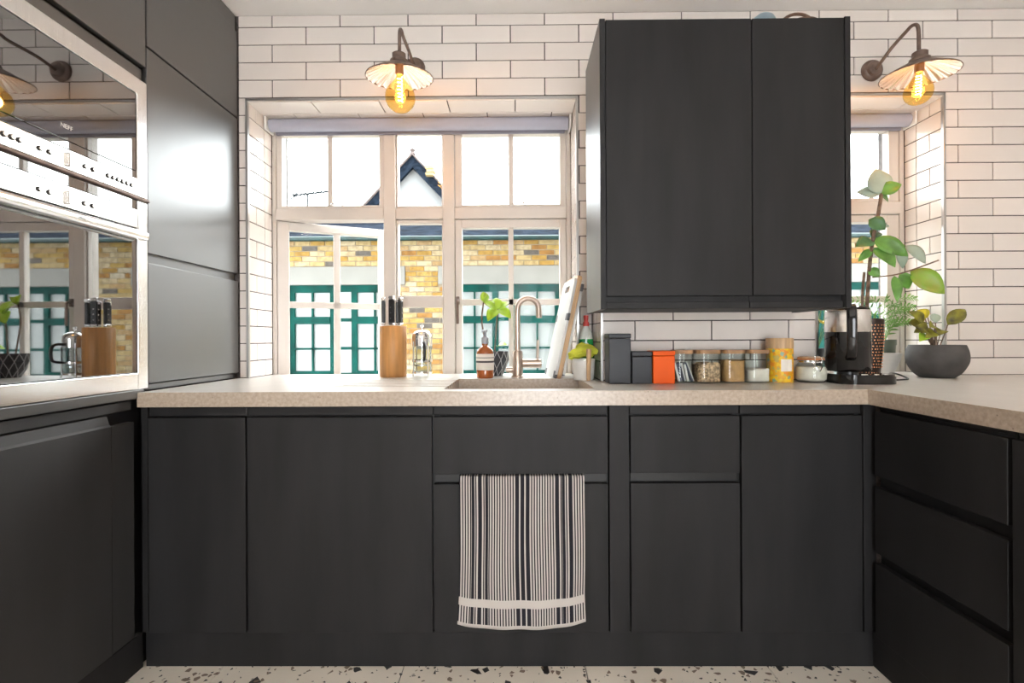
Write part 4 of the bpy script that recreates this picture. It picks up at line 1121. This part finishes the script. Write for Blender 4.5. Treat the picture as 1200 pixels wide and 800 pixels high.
bm = bm_new(); prism(bm, [(-.026, 0), (.026, 0), (.010, .055), (-.010, .055)], 0, .012, Matrix.Translation((kx-.02, ky+.074, ZT+.205)) @ Matrix.Rotation(PI/2, 4, 'X')); obj('spout', bm, 'steel', kt)
kbs = thing('kettle_base', 'black power base with small steel lights under the kettle', 'kettle base', (1.28, 1.85, ZT))
bm = bm_new(); prism(bm, rrect(1.180, 1.392, 1.765, 1.957, .060, 8), ZT, ZT+.026); prism(bm, rrect(1.184, 1.388, 1.769, 1.953, .058, 8), ZT+.026, ZT+.034)
obj('plate', bm, 'black_gloss', kbs)
for x, r in ((1.255, .010), (1.30, .007), (1.335, .007)):
    bm = bm_new(); lathe(bm, [(0, .0025), (r*.8, .0025), (r, 0)], 16, Matrix.Translation((x, 1.779, ZT+.034)), sx=1.6, sy=.8); obj('touch_key', bm, 'chrome', kbs)
bm = bm_new(); lathe(bm, [(0, .034), (.035, .034), (.035, .0415), (0, .0415)], 24, Matrix.Translation((kx, ky, ZT))); obj('connector', bm, 'black_plastic', kbs)
bm = bm_new(); tube(bm, [(1.390, 1.86, ZT+.014), (1.43, 1.90, ZT+.024), (1.50, 1.97, ZT+.026), (1.552, 2.00, ZT+.018), (1.545, 1.945, ZT+.006), (1.50, 1.915, ZT+.005), (1.42, 1.90, ZT+.005), (1.405, 2.05, ZT+.005), (1.40, 2.15, ZT+.005)], .0035, 8, 6)
tag(obj('power_cord', bm, 'black_plastic'), 'thin black power cord looping from the kettle base', 'cord')

# rubber plant in a hammered vase
vx, vy = 1.495, 2.10; T = Matrix.Translation((vx, vy, ZT))
rpn = thing('rubber_plant', 'tall variegated rubber plant in a dark hammered vase behind the kettle', 'plant', (vx, vy, ZT))
bm = bm_new(); lathe(bm, [(0, 0), (.040, 0), (.046, .010), (.053, .08), (.060, .17), (.061, .245), (.057, .248), (.055, .220), (0, .220)], 36, T); vs = obj('vase', bm, 'hammered', rpn)
bm = bm_new()
for j in range(15):
    z = .045+.0125*j; r = .050+.0115*min(1, z/.17)
    for i in range(30):
        a = 2*PI*(i+.5*(j % 2))/30+random.uniform(-.05, .05)
        lathe(bm, [(0, .0016), (.0030, .0004), (.0034, -.001)], 6, T @ Matrix.Rotation(a, 4, 'Z') @ Matrix.Translation((r-.001, 0, z)) @ Matrix.Rotation(PI/2, 4, 'Y'))
so = obj('hammer_mark', bm, 'copper', vs); so['kind'] = 'stuff'
bm = bm_new(); lathe(bm, [(0, .222), (.055, .222), (.055, .219), (0, .219)], 24, T); obj('soil', bm, 'soil', rpn)
for P, r in (([(1.492, vy, ZT+.22), (1.505, vy, 1.36), (1.522, vy, 1.50), (1.545, vy, 1.61), (1.560, vy, 1.70)], .0075), ([(1.482, vy+.01, ZT+.22), (1.485, vy+.01, 1.28), (1.494, vy+.012, 1.367)], .0055),
             ([(1.520, vy, 1.345), (1.60, vy-.01, 1.352), (1.67, vy-.02, 1.372), (1.774, vy-.03, 1.411)], .003)):
    bm = bm_new(); tube(bm, P, r, 10, 5); obj('stem', bm, 'bark', rpn)
RL = [(1.552, 1.698, 1.535, 1.806, .078, .0, 'leaf_sage'), (1.552, 1.698, 1.475, 1.716, .045, .03, 'leaf_sage'), (1.553, 1.702, 1.622, 1.730, .048, -.03, 'leaf_green'), (1.556, 1.694, 1.604, 1.668, .030, .02, 'leaf_green'),
      (1.505, 1.590, 1.560, 1.543, .048, -.02, 'leaf_deep'), (1.548, 1.558, 1.612, 1.572, .024, .03, 'leaf_sage'), (1.520, 1.500, 1.436, 1.472, .048, -.02, 'leaf_deep'), (1.515, 1.518, 1.578, 1.545, .038, .04, 'leaf_deep'),
      (1.526, 1.510, 1.630, 1.425, .056, -.05, 'leaf_green'), (1.526, 1.470, 1.570, 1.378, .052, -.06, 'leaf_green'), (1.519, 1.462, 1.460, 1.412, .028, .0, 'leaf_green'), (1.636, 1.480, 1.672, 1.385, .032, .03, 'leaf_sage'),
      (1.660, 1.478, 1.728, 1.398, .046, -.02, 'leaf_sage'), (1.680, 1.372, 1.780, 1.268, .070, -.05, 'leaf_red'), (1.635, 1.362, 1.690, 1.298, .044, .02, 'leaf_green'), (1.612, 1.350, 1.600, 1.236, .032, -.03, 'leaf_green'), (1.505, 1.380, 1.535, 1.345, .032, -.02, 'leaf_green')]
for i, (bx, bz, tx, tz, wd, dy, mm) in enumerate(RL):
    leaf_obj(rpn, mm, (bx, vy, bz), (tx, vy+dy, tz), wd*1.3, .08 if i else .02, (-.45, -.85, .25) if i % 3 else (-.2, -.85, .5), shape=.8)
for i in (11, 12):
    bx, bz = RL[i][0], RL[i][1]
    bm = bm_new(); tube(bm, [(1.522, vy, 1.50), ((1.522+bx)/2, vy, bz+.025), (bx, vy, bz)], .002, 6, 4); obj('petiole', bm, 'stem_green', rpn)

# silver grey bowl, fern in green pot
bm = bm_new(); lathe(bm, [(0, 0), (.034, 0), (.036, .006), (.062, .075), (.066, .098), (.062, .098), (.057, .075), (.030, .012), (0, .010)], 36, Matrix.Translation((1.652, 2.215, ZT)))
tag(obj('bowl', bm, 'bowl_grey'), 'glazed pale grey bowl standing between the vase and the dark planter', 'bowl')
gx, gy = 1.745, 2.345; T = Matrix.Translation((gx, gy, ZT))
fp = thing('fern', 'feathery green fern in a dark green pot on the window sill', 'plant', (gx, gy, ZT))
bm = bm_new(); lathe(bm, [(0, 0), (.042, 0), (.050, .13), (.053, .135), (.053, .158), (.049, .158), (.046, .135), (0, .13)], 32, T); obj('pot', bm, 'pot_green', fp)
bm = bm_new(); lathe(bm, [(0, .136), (.046, .136), (.046, .132), (0, .132)], 24, T); obj('soil', bm, 'soil', fp)
rs = random.Random(3)
for k in range(15):
    a = rs.uniform(-.5, PI+.5) + PI; ln = rs.uniform(.14, .26)
    d = Vector((math.cos(a)*.9, math.sin(a)*.25-.02, 0)); h = rs.uniform(.12, .30)
    p0 = Vector((gx, gy, ZT+.135)); p1 = p0+d*ln*.4+Vector((0, 0, h*.7)); p2 = p0+d*ln+Vector((0, 0, h*.75))
    p2.x = min(p2.x, QX1-.03); p2.y = min(p2.y, YF-.03); p1.y = min(p1.y, YF-.03)
    pts = catmull([p0, p1, p2], 6); bm = bm_new(); tube(bm, pts, .0013, 5)
    for i, p in enumerate(pts[3:]):
        tg = (pts[min(i+4, len(pts)-1)]-pts[i+2]).normalized(); sd = tg.cross(Vector((0, -1, .3))).normalized()
        for s in (-1, 1):
            q = p+sd*s*.035*(1-i/14)+tg*.018; q.y = min(q.y, YF-.012); q.x = min(q.x, QX1-.012)
            leaf(bm, p, q, .008, .05, n=3)
    obj('frond', bm, 'leaf_fern', fp)
# leafy plant at the left of the narrow window
hx, hy = 1.375, 2.30; T = Matrix.Translation((hx, hy, ZT))
hp = thing('potted_plant', 'yellow-green leafy plant in a black pot in the window gap behind the kettle', 'plant', (hx, hy, ZT))
bm = bm_new(); lathe(bm, [(0, 0), (.045, 0), (.058, .12), (.054, .12), (.052, .10), (0, .10)], 30, T); obj('pot', bm, 'pot_black', hp)
bm = bm_new(); lathe(bm, [(0, .108), (.052, .108), (.052, .104), (0, .104)], 24, T); obj('soil', bm, 'soil', hp)
for k in range(16):
    a = rs.uniform(0, 2*PI); r = rs.uniform(.03, .10); h = rs.uniform(.10, .36)
    b0 = Vector((hx+.3*r*math.cos(a), hy+.2*r*math.sin(a), ZT+.10)); e0 = Vector((hx+r*math.cos(a)*1.3, hy+min(.09, r*math.sin(a)*.6), ZT+.10+h))
    bm = bm_new(); tube(bm, [b0, (b0+e0)/2+Vector((0, 0, .03)), e0], .0016, 5, 4); obj('stem', bm, 'stem_green', hp)
    for s in range(3):
        an = a+(s-1)*.9; leaf_obj(hp, 'leaf_yellow' if h < .18 else 'leaf_fern', e0, e0+Vector((math.cos(an)*.055, min(.02, math.sin(an)*.04), .015-.02*s)), .026, .1)
# maranta in the dark bowl planter
mx_, my_ = 1.768, 2.075; T = Matrix.Translation((mx_, my_, ZT))
mp_ = thing('prayer_plant', 'patterned prayer plant in a round dark concrete planter', 'plant', (mx_, my_, ZT))
bm = bm_new(); lathe(bm, [(0, 0), (.058, 0)] + [(p.x, p.z) for p in catmull([Vector((.060, 0, .002)), Vector((.082, 0, .022)), Vector((.101, 0, .058)), Vector((.105, 0, .085)), Vector((.102, 0, .112)), Vector((.094, 0, .136))], 5)] + [(.090, .136), (.096, .098), (.085, .110), (0, .112)], 48, T); obj('pot', bm, 'concrete_pot', mp_)
bm = bm_new(); lathe(bm, [(0, .118), (.060, .116), (.088, .113), (.088, .108), (0, .108)], 30, T); obj('soil', bm, 'soil', mp_)
for bx, bz, tx, tz, wd, dy, mm in ((1.700, 1.150, 1.628, 1.196, .036, -.03, 'leaf_olive'), (1.722, 1.165, 1.680, 1.190, .050, 0, 'leaf_yellow'), (1.715, 1.115, 1.640, 1.128, .044, -.05, 'leaf_olive'), (1.735, 1.110, 1.665, 1.085, .038, -.07, 'leaf_olive'),
                               (1.815, 1.140, 1.888, 1.205, .046, 0, 'leaf_olive'), (1.720, 1.140, 1.668, 1.150, .042, .02, 'leaf_olive'), (1.785, 1.150, 1.800, 1.190, .030, .05, 'leaf_sage'), (1.70, 1.10, 1.648, 1.072, .034, -.06, 'leaf_bright'), (1.745, 1.172, 1.712, 1.205, .036, .03, 'leaf_yellow'), (1.725, 1.125, 1.650, 1.108, .040, -.03, 'leaf_olive'), (1.755, 1.118, 1.708, 1.096, .034, -.08, 'leaf_olive'), (1.735, 1.130, 1.690, 1.130, .040, -.06, 'leaf_olive')):
    leaf_obj(mp_, mm, (bx, my_+dy*.5, bz), (tx, my_+dy, tz), wd*1.25, .14, (-.4, -.8, .4), shape=.8)
    bm = bm_new(); tube(bm, [(mx_+(bx-mx_)*.15, my_, ZT+.115), (mx_+(bx-mx_)*.7, my_+dy*.3, ZT+.115+(bz-ZT-.115)*.6), (bx, my_+dy*.5, bz)], .0022, 6, 4); obj('stem', bm, 'bark', mp_)

bpy.context.view_layer.update()
